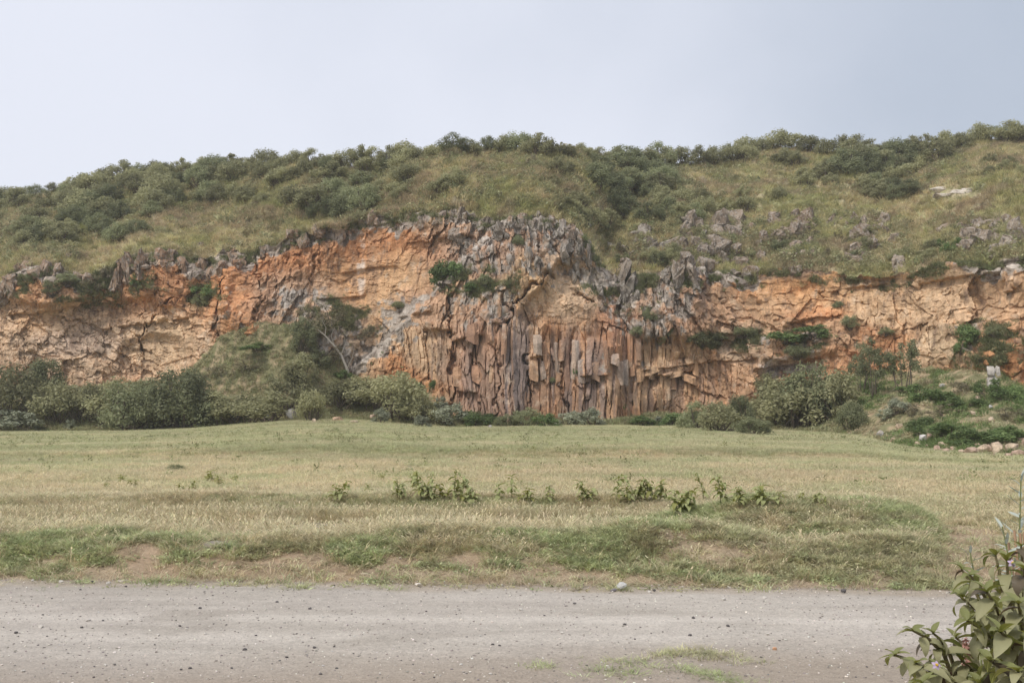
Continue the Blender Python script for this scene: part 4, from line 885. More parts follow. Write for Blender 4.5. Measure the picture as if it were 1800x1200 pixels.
Z4 = 'bushy hollow of the right slope'; spray(Z4, 15, 1570, 296, 90, 28, 30, 48, ('olive', 'olive', 'dark')); spray(Z4, 9, 1560, 345, 70, 14, 26, 38, ('olive', 'dark'))
Z5 = 'grassy right slope'; spray(Z5, 6, 1350, 290, 60, 22, 24, 38); spray(Z5, 5, 1440, 318, 30, 16, 26, 36); spray(Z5, 5, 1300, 350, 80, 24, 20, 32); spray(Z5, 12, 1480, 440, 140, 30, 20, 30, ('olive', 'dark', 'dry')); spray(Z5, 7, 1650, 440, 40, 20, 18, 30, ('olive', 'green')); spray(Z5, 5, 1760, 290, 50, 24, 18, 28); spray(Z5, 6, 1140, 455, 60, 20, 22, 32, ('olive', 'dark', 'dry'))
Z6 = 'grassy knoll above the buttress'; spray(Z6, 6, 930, 312, 70, 20, 22, 34, ('olive', 'dry')); spray(Z6, 2, 880, 340, 60, 14, 16, 24, ('dry',))
seen = {}
for (zone, x, y, sz, kd) in sorted(cand, key=lambda q: q[1]):
    i = seen.get(zone, 0); seen[zone] = i + 1
    p = on_hill(x, y); s_ = p[1] / F
    w_ = sz * RZ.uniform(1.15, 1.7); adj = {'olive': 'olive green', 'dark': 'dark green', 'dry': 'dry brownish', 'green': 'fresh green'}[kd]
    lab = ('%s bush on the skyline crest, %s from the left' % (adj, nth(i))) if zone == 'skyline' else '%s bush on the %s, %s there from the left' % (adj, zone, nth(i))
    bush(kd, (p[0], p[1], p[2] - 0.08), w_ * s_, sz * s_ * RZ.uniform(0.85, 1.1), RZ.uniform(0, 6.28), lab, 'bush', 'bushes on the skyline' if zone == 'skyline' else 'bushes on the ' + zone, 'bush', r=RZ)

# pale leaning dead tree at the left of the columns
X, Y, Z = hit(616, 672); s_ = Y / F
dt = obj('dead_tree', None, None, (X, Y, Z)); tag(dt, 'pale bare leaning tree against the rock left of the columns', 'tree')
def q_(x, y, dy=0.0): return ((x - 616) * s_, dy, (672 - y) * s_)
v, f = tube_np([q_(617, 676), q_(610, 648), q_(600, 624, -.2), q_(588, 608, -.3), q_(572, 590, -.4)], 0.13, 0.06, 7)
obj('trunk', mesh_np('trunk', v, f, True, None, M_BARK_P), dt)
for pl in ([q_(588, 608, -.3), q_(583, 590, -.5), q_(590, 575, -.6)], [q_(572, 590, -.4), q_(560, 580, -.4), q_(548, 576, -.2)], [q_(572, 590, -.4), q_(574, 576, -.5), q_(566, 562, -.5)], [q_(600, 624, -.2), q_(608, 606, -.5), q_(606, 590, -.6)], [q_(610, 648), q_(620, 630, -.4), q_(624, 612, -.5)]):
    v, f = tube_np(pl, 0.05, 0.012, 5); obj('branch', mesh_np('branch', v, f, True, None, M_BARK_P), dt)
rg = np.random.default_rng(5)
V, Fq, col = leaf_cloud(rg, np.array([(*q_(562, 570, -.4), 0.8), (*q_(585, 566, -.5), 0.7), (*q_(606, 584, -.5), 0.6), (*q_(548, 574, -.2), 0.6)]), 700, 0.13)
obj('crown', mesh_np('crown', V, Fq, False, col, M_BUSH_Y), dt)

# ------------------------------------------------------------------ grass
def blade_tuft(seed, nb, h, spread, width, bend, curl=0.5, head=0.0):
    rg = np.random.default_rng(seed); V = []; Fc = []
    for i in range(nb):
        a_ = rg.random() * 6.2832; r_ = spread * math.sqrt(rg.random()); b0 = np.array((r_ * math.cos(a_), r_ * math.sin(a_), -0.01))
        a2 = a_ + rg.normal() * 0.8; H = h * (0.55 + 0.6 * rg.random()); bd = bend * H * (0.4 + rg.random())
        dr = np.array((math.cos(a2), math.sin(a2), 0)); sd_ = np.array((-math.sin(a2 + rg.normal() * 0.8), math.cos(a2), 0)); sd_ /= np.linalg.norm(sd_)
        W = width * (0.7 + 0.6 * rg.random()); k0 = len(V)
        for (t_, ww) in ((0, 1.0), (0.5, 0.85), (1.0, 0.15)):
            c_ = b0 + dr * bd * t_ ** 1.8 + np.array((0, 0, H * (t_ - 0.25 * curl * t_ ** 3)))
            V += [c_ - sd_ * W * ww * 0.5, c_ + sd_ * W * ww * 0.5]
        Fc += [(k0, k0 + 1, k0 + 3, k0 + 2), (k0 + 2, k0 + 3, k0 + 5, k0 + 4)]
        if head and rg.random() < head:
            k1 = len(V); c_ = b0 + dr * bd + np.array((0, 0, H * (1 - 0.25 * curl)))
            V += [c_ - sd_ * W, c_ + sd_ * W, c_ + sd_ * W * .6 + dr * .25 * bd + np.array((0, 0, H * .14)), c_ - sd_ * W * .6 + dr * .25 * bd + np.array((0, 0, H * .14))]
            Fc.append((k1, k1 + 1, k1 + 2, k1 + 3))
    return np.array(V), np.array(Fc)

def weed_tuft(seed, n, rad, h, leaf):
    rg = np.random.default_rng(seed)
    c = np.stack([rg.normal(scale=rad * 0.5, size=n), rg.normal(scale=rad * 0.5, size=n), h * rg.random(n) ** 1.3], -1)
    c[:, 2] *= np.exp(-(c[:, 0] ** 2 + c[:, 1] ** 2) / rad ** 2)
    nr = rg.normal(scale=0.7, size=(n, 3)); nr[:, 2] += 0.9; nr /= np.linalg.norm(nr, axis=1)[:, None]
    t = np.cross(nr, rg.normal(size=(n, 3))); t /= np.linalg.norm(t, axis=1)[:, None]; bt = np.cross(nr, t); L = leaf * (0.5 + rg.random(n))[:, None]
    return np.stack([c - t * L * .5, c + bt * L * .2, c + t * L * .5, c - bt * L * .2], 1).reshape(-1, 3), np.arange(n * 4).reshape(-1, 4)

def scatter(name, tufts, mat, pts, rotz, scl, tint, idx, label, cat, kind='stuff', tilt=None):
    col_ = bpy.data.collections.new(name + '_sources')
    for i, (v, f) in enumerate(tufts):
        o = bpy.data.objects.new('%s_source_%02d' % (name, i), mesh_np(name + '_tuft', v, f, False, None, mat)); col_.objects.link(o)
    me = bpy.data.meshes.new(name); n_ = len(pts); me.vertices.add(n_); me.vertices.foreach_set('co', np.asarray(pts, np.float32).ravel())
    rot = np.zeros((n_, 3), np.float32); rot[:, 2] = rotz
    if tilt is not None: rot[:, :2] = tilt
    a = me.attributes.new('rot', 'FLOAT_VECTOR', 'POINT'); a.data.foreach_set('vector', rot.ravel())
    scl = np.asarray(scl, np.float32); scl = np.repeat(scl[:, None], 3, 1) if scl.ndim == 1 else scl
    a = me.attributes.new('scl', 'FLOAT_VECTOR', 'POINT'); a.data.foreach_set('vector', scl.ravel())
    a = me.attributes.new('idx', 'INT', 'POINT'); a.data.foreach_set('value', np.asarray(idx, np.int32))
    a = me.attributes.new('tint', 'FLOAT_COLOR', 'POINT'); c4 = np.ones((n_, 4), np.float32); c4[:, :3] = tint; a.data.foreach_set('color', c4.ravel())
    ng = bpy.data.node_groups.new(name, 'GeometryNodeTree')
    ng.interface.new_socket('Geometry', in_out='INPUT', socket_type='NodeSocketGeometry'); ng.interface.new_socket('Geometry', in_out='OUTPUT', socket_type='NodeSocketGeometry')
    N, Lk = ng.nodes, ng.links
    gi, go = N.new('NodeGroupInput'), N.new('NodeGroupOutput'); iop = N.new('GeometryNodeInstanceOnPoints'); ci = N.new('GeometryNodeCollectionInfo')
    ci.inputs['Collection'].default_value = col_; ci.inputs['Separate Children'].default_value = True; ci.inputs['Reset Children'].default_value = True
    def na(nm, ty):
        q = N.new('GeometryNodeInputNamedAttribute'); q.data_type = ty; q.inputs['Name'].default_value = nm; return q.outputs['Attribute']
    Lk.new(gi.outputs[0], iop.inputs['Points']); Lk.new(ci.outputs[0], iop.inputs['Instance']); iop.inputs['Pick Instance'].default_value = True
    Lk.new(na('idx', 'INT'), iop.inputs['Instance Index'])
    er = N.new('FunctionNodeEulerToRotation'); Lk.new(na('rot', 'FLOAT_VECTOR'), er.inputs[0]); Lk.new(er.outputs[0], iop.inputs['Rotation'])
    Lk.new(na('scl', 'FLOAT_VECTOR'), iop.inputs['Scale']); Lk.new(iop.outputs[0], go.inputs[0])
    o = obj(name, me); md = o.modifiers.new('scatter', 'NODES'); md.node_group = ng
    tag(o, label, cat, None, kind); return o

def jit(c, s, rg): return np.clip(c * (1 + s * (rg.random((len(c), 1)) - 0.5) * 2) * (1 + 0.1 * (rg.random((len(c), 3)) - 0.5)), 0.01, 0.8)
T_STRAW = S((0.65, 0.555, 0.36)); T_GREEN = S((0.46, 0.50, 0.26)); T_OLI = S((0.48, 0.465, 0.27)); T_TWIG = S((0.46, 0.37, 0.24))
rg = np.random.default_rng(77)
# --- plain
N_ = 175000
Y = 14 + (84 - 14) * rg.random(N_) ** 1.1; px = -330 + 2460 * rg.random(N_); X = (px - 900) / F * Y
px_, py_, bare, green, far, grey, n1, n2, n3 = cover(X, Y)
fy = np.interp(px_, pxs, foot_y)
keep = (Y < fy + 0.6) & (rg.random(N_) > np.maximum(bare, green * 0.9)) & ((Y > 17) | (rg.random(N_) < 0.75))
X, Y, n1, n3, far = X[keep], Y[keep], n1[keep], n3[keep], far[keep]
st_ = sstep(0.5, 0.62, fbm(X * 0.06, Y * 0.35, 53, 3)) * sstep(19, 24, Y)
pt_ = fbm(X * 0.5, Y * 0.8, 57, 4); tint = lerp(T_STRAW, T_OLI, np.clip(0.75 * far + 0.45 * st_ + 1.2 * (n1 - 0.45) + 1.2 * (pt_ - .5), 0, 1)[:, None]) * (0.85 + 0.35 * fbm(X * .15, Y * .3, 58, 3))[:, None]; tint = lerp(tint, T_GREEN * 1.15, ((rg.random(len(X)) < 0.05 + 0.35 * sstep(.56, .66, pt_)) * 0.6)[:, None])
sc_ = (0.6 + 0.5 * rg.random(len(X))) * np.interp(Y, [14, 22, 32, 45, 84], [0.8, 0.9, 0.95, 1.0, 1.5])
scv = np.stack([sc_, sc_, sc_ * np.interp(Y, [14, 26, 33, 40, 84], [0.6, 0.55, 0.45, 0.38, 0.30])], -1)
tufts = [blade_tuft(400 + i, 34, 0.28, 0.16, 0.008, 0.6) for i in range(4)] + [blade_tuft(410 + i, 20, 0.32, 0.11, 0.007, 0.45, 0.4, 0.3) for i in range(2)]
scatter('dry_grass', tufts, M_GRASS, np.stack([X, Y, ground_z(X, Y)], -1), rg.random(len(X)) * 6.28, scv, jit(tint, 0.16, rg), rg.integers(0, 6, len(X)), 'dry straw coloured grass covering the flat plain before the cliff', 'grass')

N_ = 4500
Yw = 20 + 60 * rg.random(N_); Xw = (-140 + 2080 * rg.random(N_) - 900) / F * Yw; kp = (Yw < np.interp(900 + F * Xw / Yw, pxs, foot_y)) & (rg.random(N_) < sstep(.42, .58, fbm(Xw * .25, Yw * .3, 93, 3)) * np.where(Yw < 32, .3, 1)); Xw, Yw = Xw[kp], Yw[kp]
scw = .5 + .7 * rg.random(len(Xw))
scatter('field_weeds', [weed_tuft(550 + i, 36, 0.2, 0.16, 0.07) for i in range(3)], M_GRASS, np.stack([Xw, Yw, ground_z(Xw, Yw) + .03], -1), rg.random(len(Xw)) * 6.28, np.stack([scw, scw, scw * 1.1], -1), jit(np.tile(S((0.30, 0.31, 0.15)), (len(Xw), 1)), .3, rg), rg.integers(0, 3, len(Xw)), 'small dark green weeds dotted through the grass of the plain', 'weeds')
# --- verge between road and plain
N_ = 90000
Y = 9.2 + 10.5 * rg.random(N_); px = -140 + 2080 * rg.random(N_); X = (px - 900) / F * Y
px_, py_, bare, green, far, grey, n1, n2, n3 = cover(X, Y)
pg = green * (1 - bare) * sstep(0.0, 0.15, Y - road_edge(X)) + 0.03
kp = rg.random(N_) < pg
Xg, Yg = X[kp], Y[kp]
brn = sstep(0.48, 0.62, fbm(Xg * 1.3, Yg * 1.3, 63, 3)) * np.where((Yg > 14.5) & (Xg < 2), .4, 1)
tint = lerp(T_GREEN, lerp(T_TWIG, T_OLI, rg.random((len(Xg), 1))), np.clip(0.6 * brn + 0.35 * (rg.random(len(Xg)) < 0.35), 0, 1)[:, None])
tuftg = [blade_tuft(430 + i, 26, 0.13, 0.08, 0.008, 0.9) for i in range(3)] + [weed_tuft(440 + i, 60, 0.12, 0.08, 0.035) for i in range(3)]
scatter('green_verge_grass', tuftg, M_GRASS, np.stack([Xg, Yg, ground_z(Xg, Yg)], -1), rg.random(len(Xg)) * 6.28, np.stack([(0.6 + 0.7 * rg.random(len(Xg))), (0.6 + 0.7 * rg.random(len(Xg))), (0.35 + 0.5 * rg.random(len(Xg))) * (0.6 + 0.5 * green[kp])], -1), jit(tint, 0.28, rg), rg.integers(0, 6, len(Xg)), 'low green grass and weeds on the bank beside the road', 'grass')
ps = (1 - green * 0.85) * (1 - bare) * sstep(0.35, 1.4, Y - road_edge(X)) * 0.45 + 0.02 * sstep(0.1, 0.3, Y - road_edge(X)) * (1 - (grey > 0.5))
ps = ps * np.where((px_ > 950) & (Y < 14.5), 0.45, 1.0)
kp = rg.random(N_) < ps
Xs, Ys = X[kp], Y[kp]
tint = lerp(T_STRAW, T_OLI, (0.7 * rg.random((len(Xs), 1)) ** 2))
hs_ = np.where((Ys > 11.9) & (Ys < 15.0) & (Xs < 1.5), 0.62, 0.36)
scs = (0.55 + 0.7 * rg.random(len(Xs)))
scatter('straw', [blade_tuft(450 + i, 15, 0.30, 0.08, 0.006, 0.55, 0.5, 0.35) for i in range(4)], M_GRASS, np.stack([Xs, Ys, ground_z(Xs, Ys)], -1), rg.random(len(Xs)) * 6.28, np.stack([scs, scs, scs * hs_], -1), jit(tint, 0.2, rg), rg.integers(0, 4, len(Xs)), 'dry straw standing in the hollow behind the bank', 'grass')
# --- dead stalks lying on bare earth
N_ = 5000
Y = 9.4 + 3.0 * rg.random(N_) ** 1.2; X = (-140 + 2080 * rg.random(N_) - 900) / F * Y; kp = Y > road_edge(X) + 0.05; X, Y = X[kp], Y[kp]
scatter('dead_stalks', [blade_tuft(470 + i, 5, 0.05, 0.10, 0.005, 3.0, 0.5) for i in range(3)], M_GRASS, np.stack([X, Y, ground_z(X, Y) + 0.012], -1), rg.random(len(X)) * 6.28, 0.5 + 0.8 * rg.random(len(X)), jit(np.tile(T_STRAW * 0.85, (len(X), 1)), 0.3, rg), rg.integers(0, 3, len(X)), 'dead grass stalks lying on the bare earth beside the road', 'grass')
# --- talus
N_ = 19000
px = -330 + 2460 * rg.random(N_); fy = np.interp(px, pxs, foot_y); by = np.interp(px, pxs, base_y); Y = fy + (by - fy + 1) * rg.random(N_); X = (px - 900) / F * Y
a1 = fbm(X * 0.45, Y * 0.45, 91, 4); kp = rg.random(N_) < np.where(px > 1480, sstep(0.36, 0.5, a1) * 0.9 + 0.1, 0.9); X, Y, px, a1 = X[kp], Y[kp], px[kp], a1[kp]
gr_ = np.where(px > 1480, sstep(0.46, 0.56, a1), 0.35)
tint = lerp(lerp(T_OLI * 0.95, T_TWIG, rg.random((len(X), 1))), S((0.20, 0.27, 0.10)), np.clip(gr_ + 0.25 * (rg.random(len(X)) - 0.5), 0, 1)[:, None])
scatter('talus_grass', [blade_tuft(480 + i, 26, 0.34, 0.2, 0.024, 0.6) for i in range(2)] + [weed_tuft(484 + i, 60, 0.3, 0.26, 0.11) for i in range(3)], M_GRASS, np.stack([X, Y, ground_z(X, Y) - 0.02], -1), rg.random(len(X)) * 6.28, 0.6 + 0.7 * rg.random(len(X)), jit(tint, 0.25, rg), rg.integers(0, 5, len(X)), 'green weeds and grass on the slope under the cliff', 'undergrowth')
# --- hillside
N_ = 52000
pj = -260 + 2320 * rg.random(N_); jj = np.clip(np.searchsorted(ccol, pj), 0, nc - 1); ii = (rg.random(N_) ** 0.95 * (NH - 1)).astype(int)
Ph = PH[ii, jj] + ((pj - ccol[jj]) / F * PH[ii, jj][:, 1])[:, None] * np.array((1.0, 0, 0)) + rg.normal(scale=0.08, size=(N_, 3)) * np.array((1, 1, 0)); qx_, qy_ = w2p(Ph)
tint = hill_tint(Ph[:, 0], Ph[:, 1], qx_, qy_) * 2.0
kp = ell(qx_, qy_, 1678, 341, 42, 9, 0.2) < 0.4; Ph, tint = Ph[kp], tint[kp]
sc_ = 0.55 + 0.75 * rg.random(len(Ph))
scatter('hill_grass', [blade_tuft(490 + i, 24, 0.5, 0.22, 0.035, 0.7) for i in range(5)], M_GRASS, Ph - np.array((0, 0, 0.04)), rg.random(len(Ph)) * 6.28, np.stack([sc_ * 1.2, sc_ * 1.2, sc_ * 0.95], -1), jit(tint, 0.34, rg), rg.integers(0, 5, len(Ph)), 'tussocky olive and straw grass covering the hill above the cliff', 'grass')
# --- low scrub between the bushes
w8 = np.zeros(len(PH[:NH].reshape(-1, 3))); qx_, qy_ = QPX[:NH].ravel(), QPY[:NH].ravel()
for (cx, cy, rx, ry, k_) in ((60, 385, 130, 70, 1), (200, 350, 150, 55, 1), (340, 325, 130, 45, 1), (590, 358, 90, 35, 1), (640, 305, 110, 36, 1), (1120, 320, 95, 55, 1), (1070, 390, 80, 35, 1), (1570, 296, 105, 36, 1), (1200, 400, 130, 60, .8), (1450, 430, 220, 50, .8), (1700, 430, 130, 40, .6), (900, 300, 900, 60, .35), (500, 380, 300, 60, .3)): w8 = np.maximum(w8, k_ * ell(qx_, qy_, cx, cy, rx, ry, .4))
w8 *= sstep(.38, .55, fbm(qx_ / 25, qy_ / 14, 177, 3)) * (qx_ > -60) * (qx_ < 1860)
ids = rg.choice(len(w8), 9500, p=w8 / w8.sum()); Pt = PH[:NH].reshape(-1, 3)[ids]
tint = lerp(S((0.25, 0.265, 0.14)), S((0.42, 0.39, 0.22)), rg.random((len(ids), 1)))
scatter('low_scrub', [weed_tuft(540 + i, 70, 0.45, 0.55, 0.17) for i in range(4)], M_GRASS, Pt - np.array((0, 0, .05)), rg.random(len(ids)) * 6.28, .6 + 1.0 * rg.random(len(ids)), jit(tint, .25, rg), rg.integers(0, 4, len(ids)), 'low olive scrub filling the gaps between the hillside bushes', 'undergrowth')
# --- tufts on cliff ledges
cm = (sstep(0.48, 0.60, mossn) * moss).ravel(); w = cm.copy(); w[(PXG < -60).ravel() | (PXG > 1860).ravel()] = 0
ids = rg.choice(len(w), 6500, p=w / w.sum()); Pt = PC.reshape(-1, 3)[ids]
tint = lerp(T_OLI * 0.75, S((0.15, 0.18, 0.07)), rg.random((len(ids), 1)))
scatter('ledge_grass', [blade_tuft(500 + i, 18, 0.34, 0.15, 0.03, 0.9) for i in range(3)] + [weed_tuft(504, 40, 0.25, 0.2, 0.1)], M_GRASS, Pt - np.array((0, 0.05, 0.05)), rg.random(len(ids)) * 6.28, 0.5 + 0.7 * rg.random(len(ids)), jit(tint, 0.25, rg), rg.integers(0, 4, len(ids)), 'grass tufts rooted on ledges and cracks of the cliff', 'grass')

# ------------------------------------------------------------------ gravel and stones on the road
def stone_np(seed, n=12):
    r = random.Random(seed); bm = bmesh.new()
    for p in rock_pts(r, n, 1, 0.85, 0.6, 0.4): bm.verts.new(p)
    q = bmesh.ops.convex_hull(bm, input=bm.verts); bm.verts.ensure_lookup_table(); bm.verts.index_update()
    v = np.array([x.co for x in bm.verts]); f = np.array([[y.index for y in x.verts] for x in bm.faces if len(x.verts) == 3]); bm.free(); return v, f
M_PEB = tint_mat('pebbles', True, 0, 0.2)
N_ = 15000
Y = 5.2 + 4.6 * rg.random(N_) ** 0.9; X = (-140 + 2080 * rg.random(N_) - 900) / F * Y; kp = Y < road_edge(X) + 0.25; X, Y = X[kp], Y[kp]
t_ = rg.random((len(X), 1)); tint = np.where(t_ < 0.45, S((0.64, 0.59, 0.52)), np.where(t_ < 0.95, S((0.30, 0.265, 0.235)), S((0.11, 0.10, 0.095))))
sz = 0.0025 + 0.0095 * rg.random(len(X)) ** 4.5
zr = np.where(Y < road_edge(X) - 0.1, road_z(X, Y), np.maximum(ground_z(X, Y), 0.02))
scatter('gravel', [stone_np(i) for i in range(6)], M_PEB, np.stack([X, Y, zr + 0.002], -1), rg.random(len(X)) * 6.28, sz, jit(tint, 0.2, rg), rg.integers(0, 6, len(X)), 'fine loose gravel strewn over the dirt road', 'gravel')

M_STONE = attr_mat('stone', 20, 90, 0.85, 1.15, 0.004)
def stone(px, py, w, h, colr, label, seed, cat='stone'):
    X, Y, Z = hit(px, py); Z = float(road_z(X, Y)) if Y < road_edge(np.array(X)) else Z; s_ = Y / F; r = random.Random(seed)
    me = hull_mesh('stone', rock_pts(r, 22, w * s_ * 0.5, (w + h) * s_ * 0.27, h * s_ * 0.55, 0.6), M_STONE, None, S(colr))
    o = obj('stone', me, None, (X, Y, Z + h * s_ * 0.3), (0, 0, r.uniform(-0.5, 0.5))); tag(o, label, cat, 'stones on and beside the road'); return o
stone(1093, 1040, 19, 14, (0.52, 0.51, 0.48), 'largest angular grey stone, at the far edge of the road', 1)
stone(1078, 1043, 14, 5, (0.22, 0.20, 0.20), 'flat dark stone just left of the largest grey stone', 2)
stone(617, 1020, 10, 6, (0.62, 0.45, 0.26), 'ochre stone on bare earth at the road edge', 3)
stone(735, 1033, 12, 4, (0.66, 0.60, 0.52), 'flat whitish stone at the far road edge left of centre', 4)
stone(691, 999, 6, 5, (0.55, 0.45, 0.34), 'small tan stone on the earth bank above the road', 5)
stone(640, 1010, 18, 3, (0.55, 0.46, 0.34), 'thin pale stick-like shard on bare earth at the road edge', 6)
stone(217, 1022, 22, 4, (0.60, 0.54, 0.46), 'long flat pale stone at the far road edge on the left', 7)
stone(704, 982, 5, 4, (0.62, 0.55, 0.45), 'tiny pale stone among weeds above the road', 8)
darks = [(221, 1039, 6), (141, 1045, 5), (162, 1029, 6), (487, 1065, 7), (351, 1077, 8), (545, 1078, 8), (181, 1099, 6), (144, 1112, 8), (430, 1151, 10), (504, 1164, 7), (552, 1146, 8), (334, 1188, 8), (587, 1145, 6), (318, 1190, 6), (866, 1141, 7), (878, 1142, 6), (1010, 1068, 7), (1098, 1108, 8), (1219, 1095, 9), (1280, 1109, 9), (1213, 1127, 8), (1483, 1046, 12), (957, 1091, 5), (1150, 1044, 7), (28, 1123, 9), (75, 1089, 5), (563, 1199, 8), (316, 1110, 7), (407, 1188, 7)]
lights = [(155, 1099, 9), (229, 1099, 9), (277, 1127, 7), (71, 1111, 10), (915, 1081, 8), (988, 1123, 8), (981, 1116, 6), (1272, 1060, 9), (1344, 1057, 7), (1142, 1047, 9), (862, 1200, 7), (57, 1028, 7), (107, 1030, 8), (190, 1034, 9), (1334, 1096, 6), (185, 1182, 7), (40, 1192, 8), (360, 1125, 6), (1350, 1125, 7), (1115, 1069, 6)]
for i, (x, y, w) in enumerate(sorted(darks)): stone(x, y, w * .85, w * 0.5, (0.12, 0.11, 0.105), 'small dark clod on the dirt road, %s dark one from the left' % nth(i), 20 + i)
for i, (x, y, w) in enumerate(sorted(lights)): stone(x, y, w, w * 0.6, (0.56, 0.52, 0.46), 'small pale stone on the dirt road, %s pale one from the left' % nth(i), 80 + i)
stone(1362, 1150, 8, 6, (0.56, 0.33, 0.2), 'orange pebble on the near side of the road', 120)

# ------------------------------------------------------------------ leafy plants in the field
def leaf_mesh(name, L, W, droop, fold, mat, seg=5, col=None):
    """a curved leaf along +X, base at the origin, drooping to -Z at the tip"""
    V = []; Fc = []
    for i in range(seg + 1):
        t_ = i / seg; w_ = W * 0.5 * math.sin(math.pi * min(1, t_ * 0.93 + 0.07)) ** 0.8 * (1 - 0.35 * t_) * 1.25
        a_ = droop * t_; x_ = L * (math.sin(a_) / droop if abs(droop) > 1e-3 else t_); z_ = -L * ((1 - math.cos(a_)) / droop if abs(droop) > 1e-3 else 0)
        lift = fold * w_
        V += [(x_, -w_, z_ + lift), (x_, -w_ * .5, z_ + lift * .35), (x_, 0, z_), (x_, w_ * .5, z_ + lift * .35), (x_, w_, z_ + lift)]
    for i in range(seg):
        for k_ in range(4): Fc.append((i * 5 + k_, i * 5 + k_ + 1, (i + 1) * 5 + k_ + 1, (i + 1) * 5 + k_))
    me = mesh_np(name, V, Fc, True, None, mat)
    vv = np.array(V); set_col(me, np.stack([np.clip(vv[:, 0] / L, 0, 1), np.abs(vv[:, 1]) / (W * 0.6), np.zeros(len(V))], -1))
    return me

def leafmat2(name, ca, cb, back, rough=0.5):
    m, n, l, b = new_mat(name, rough); b.inputs['Specular IOR Level'].default_value = 0.2
    oi = n.new('ShaderNodeObjectInfo'); a = n.new('ShaderNodeAttribute'); a.attribute_name = 'col'; sx = n.new('ShaderNodeSeparateColor'); l.new(a.outputs['Color'], sx.inputs[0])
    tcn = n.new('ShaderNodeTexCoord'); f = noise(n, l, 40, 3, 0.6, tcn.outputs['Object'])
    c = mixc(n, l, ca, cb, oi.outputs['Random'])
    vein = mrange(n, l, sx.outputs[1], 0.0, 0.06, 1.0, 0.0)
    c = mixc(n, l, c, tuple(min(1, x * 1.8 + 0.03) for x in cb), vein)
    c = mixc(n, l, c, (0.30, 0.24, 0.05), mrange(n, l, f, 0.56, 0.72, 0, 0.6))
    g = n.new('ShaderNodeNewGeometry'); c = mixc(n, l, c, back, g.outputs['Backfacing'])
    l.new(c, b.inputs['Base Color'])
    tr = n.new('ShaderNodeBsdfTranslucent'); l.new(c, tr.inputs['Color']); ms = n.new('ShaderNodeMixShader'); ms.inputs['Fac'].default_value = 0.28
    l.new(b.outputs[0], ms.inputs[1]); l.new(tr.outputs[0], ms.inputs[2]); l.new(ms.outputs[0], n['Material Output'].inputs['Surface']); bump(n, l, f, b, 0.003)
    return m
M_FPL = leafmat2('field_plant_leaf', (0.27, 0.31, 0.09), (0.42, 0.43, 0.15), (0.38, 0.40, 0.18), 0.6)
M_FPY = leafmat2('field_plant_leaf_yellow', (0.26, 0.27, 0.05), (0.38, 0.36, 0.08), (0.30, 0.30, 0.10), 0.6)
M_STEMG = bark_mat('green_stem', (0.22, 0.24, 0.10))
FL = [[leaf_mesh('leaf', 0.17, 0.06, d_, fo, mt, 4) for d_, fo in ((1.6, .3), (2.2, .2), (1.1, .4))] for mt in (M_FPL, M_FPY)]
def field_plant(px, pyt, pyb, label, seed, yellow=0, w=1.0):
    r = random.Random(seed); X, Y, Z = hit(px, pyb); s_ = Y / F; H = max((pyb - pyt) * s_ * 1.25, 0.16)
    e = obj('leafy_plant', None, None, (X, Y, Z)); e.empty_display_size = 0.1; tag(e, label, 'plant', 'leafy plants along the field edge')
    ns = max(1, int(round(w * r.choice((1, 2, 2, 3)))))
    for q in range(ns):
        ox, oy = r.uniform(-.06, .06) * w, r.uniform(-.05, .05); lx_, ly_ = r.uniform(-.1, .1) * w + ox * 1.5, r.uniform(-.08, .08); h_ = H * (1 if q == 0 else r.uniform(.65, .95))
        v, f = tube_np([(ox, oy, -.03), (ox + lx_ * .3, oy, h_ * .5), (ox + lx_, oy + ly_, h_ * .93)], .006, .003, 4); obj('stem', mesh_np('stem', v, f, True, None, M_STEMG), e)
        nl_ = int(10 + h_ * 22)
        for k_ in range(nl_):
            t_ = lerp(0.30, 1.0, (k_ + r.random()) / nl_); p_ = (ox + lx_ * t_, oy + ly_ * t_, h_ * t_ * .93)
            sc = r.uniform(.75, 1.25) * (1.1 - .4 * t_) * min(1.0, H / 0.3)
            obj('leaf', r.choice(FL[1 if r.random() < (0.8 if yellow else 0.2) else 0]), e, p_, (r.uniform(-.4, .4), -r.uniform(.1, .9), k_ * 2.4 + r.uniform(-.4, .4)), (sc, sc, sc))
fp = [(590, 850, 884, 0, 1.2), (654, 853, 872, 0, .6), (697, 848, 884, 0, 1.1), (728, 834, 866, 0, .8), (747, 838, 884, 0, 1.3), (766, 858, 884, 0, 1), (795, 833, 884, 0, 1), (812, 841, 872, 0, .8), (783, 856, 886, 1, 1.1), (832, 861, 888, 0, 1), (875, 857, 884, 0, 1), (900, 843, 884, 0, .6), (917, 866, 886, 1, .8), (962, 860, 886, 0, 1.2), (937, 862, 886, 1, .6), (1037, 851, 888, 0, 1.1), (1080, 845, 890, 0, .7), (1100, 862, 888, 1, .7), (1122, 842, 886, 0, 1.1), (1155, 844, 888, 0, 1.2), (1135, 862, 888, 1, .8), (1016, 874, 892, 1, .6), (1192, 868, 908, 0, 1.5), (1212, 866, 906, 0, 1.5), (1242, 841, 888, 0, 1.2), (1272, 842, 890, 0, 1), (1308, 862, 894, 0, 1.2), (1330, 858, 894, 0, 1), (1355, 867, 894, 0, .8), (1425, 869, 888, 0, .8), (1412, 872, 888, 1, .6),
      (214, 837, 852, 1, 1), (236, 845, 860, 1, .8), (183, 851, 864, 1, .8), (362, 830, 850, 1, .8), (387, 838, 858, 1, .8), (320, 852, 868, 1, .8), (408, 836, 852, 1, .5), (340, 848, 866, 1, .9), (672, 833, 846, 1, .8), (1445, 876, 892, 0, .8)]
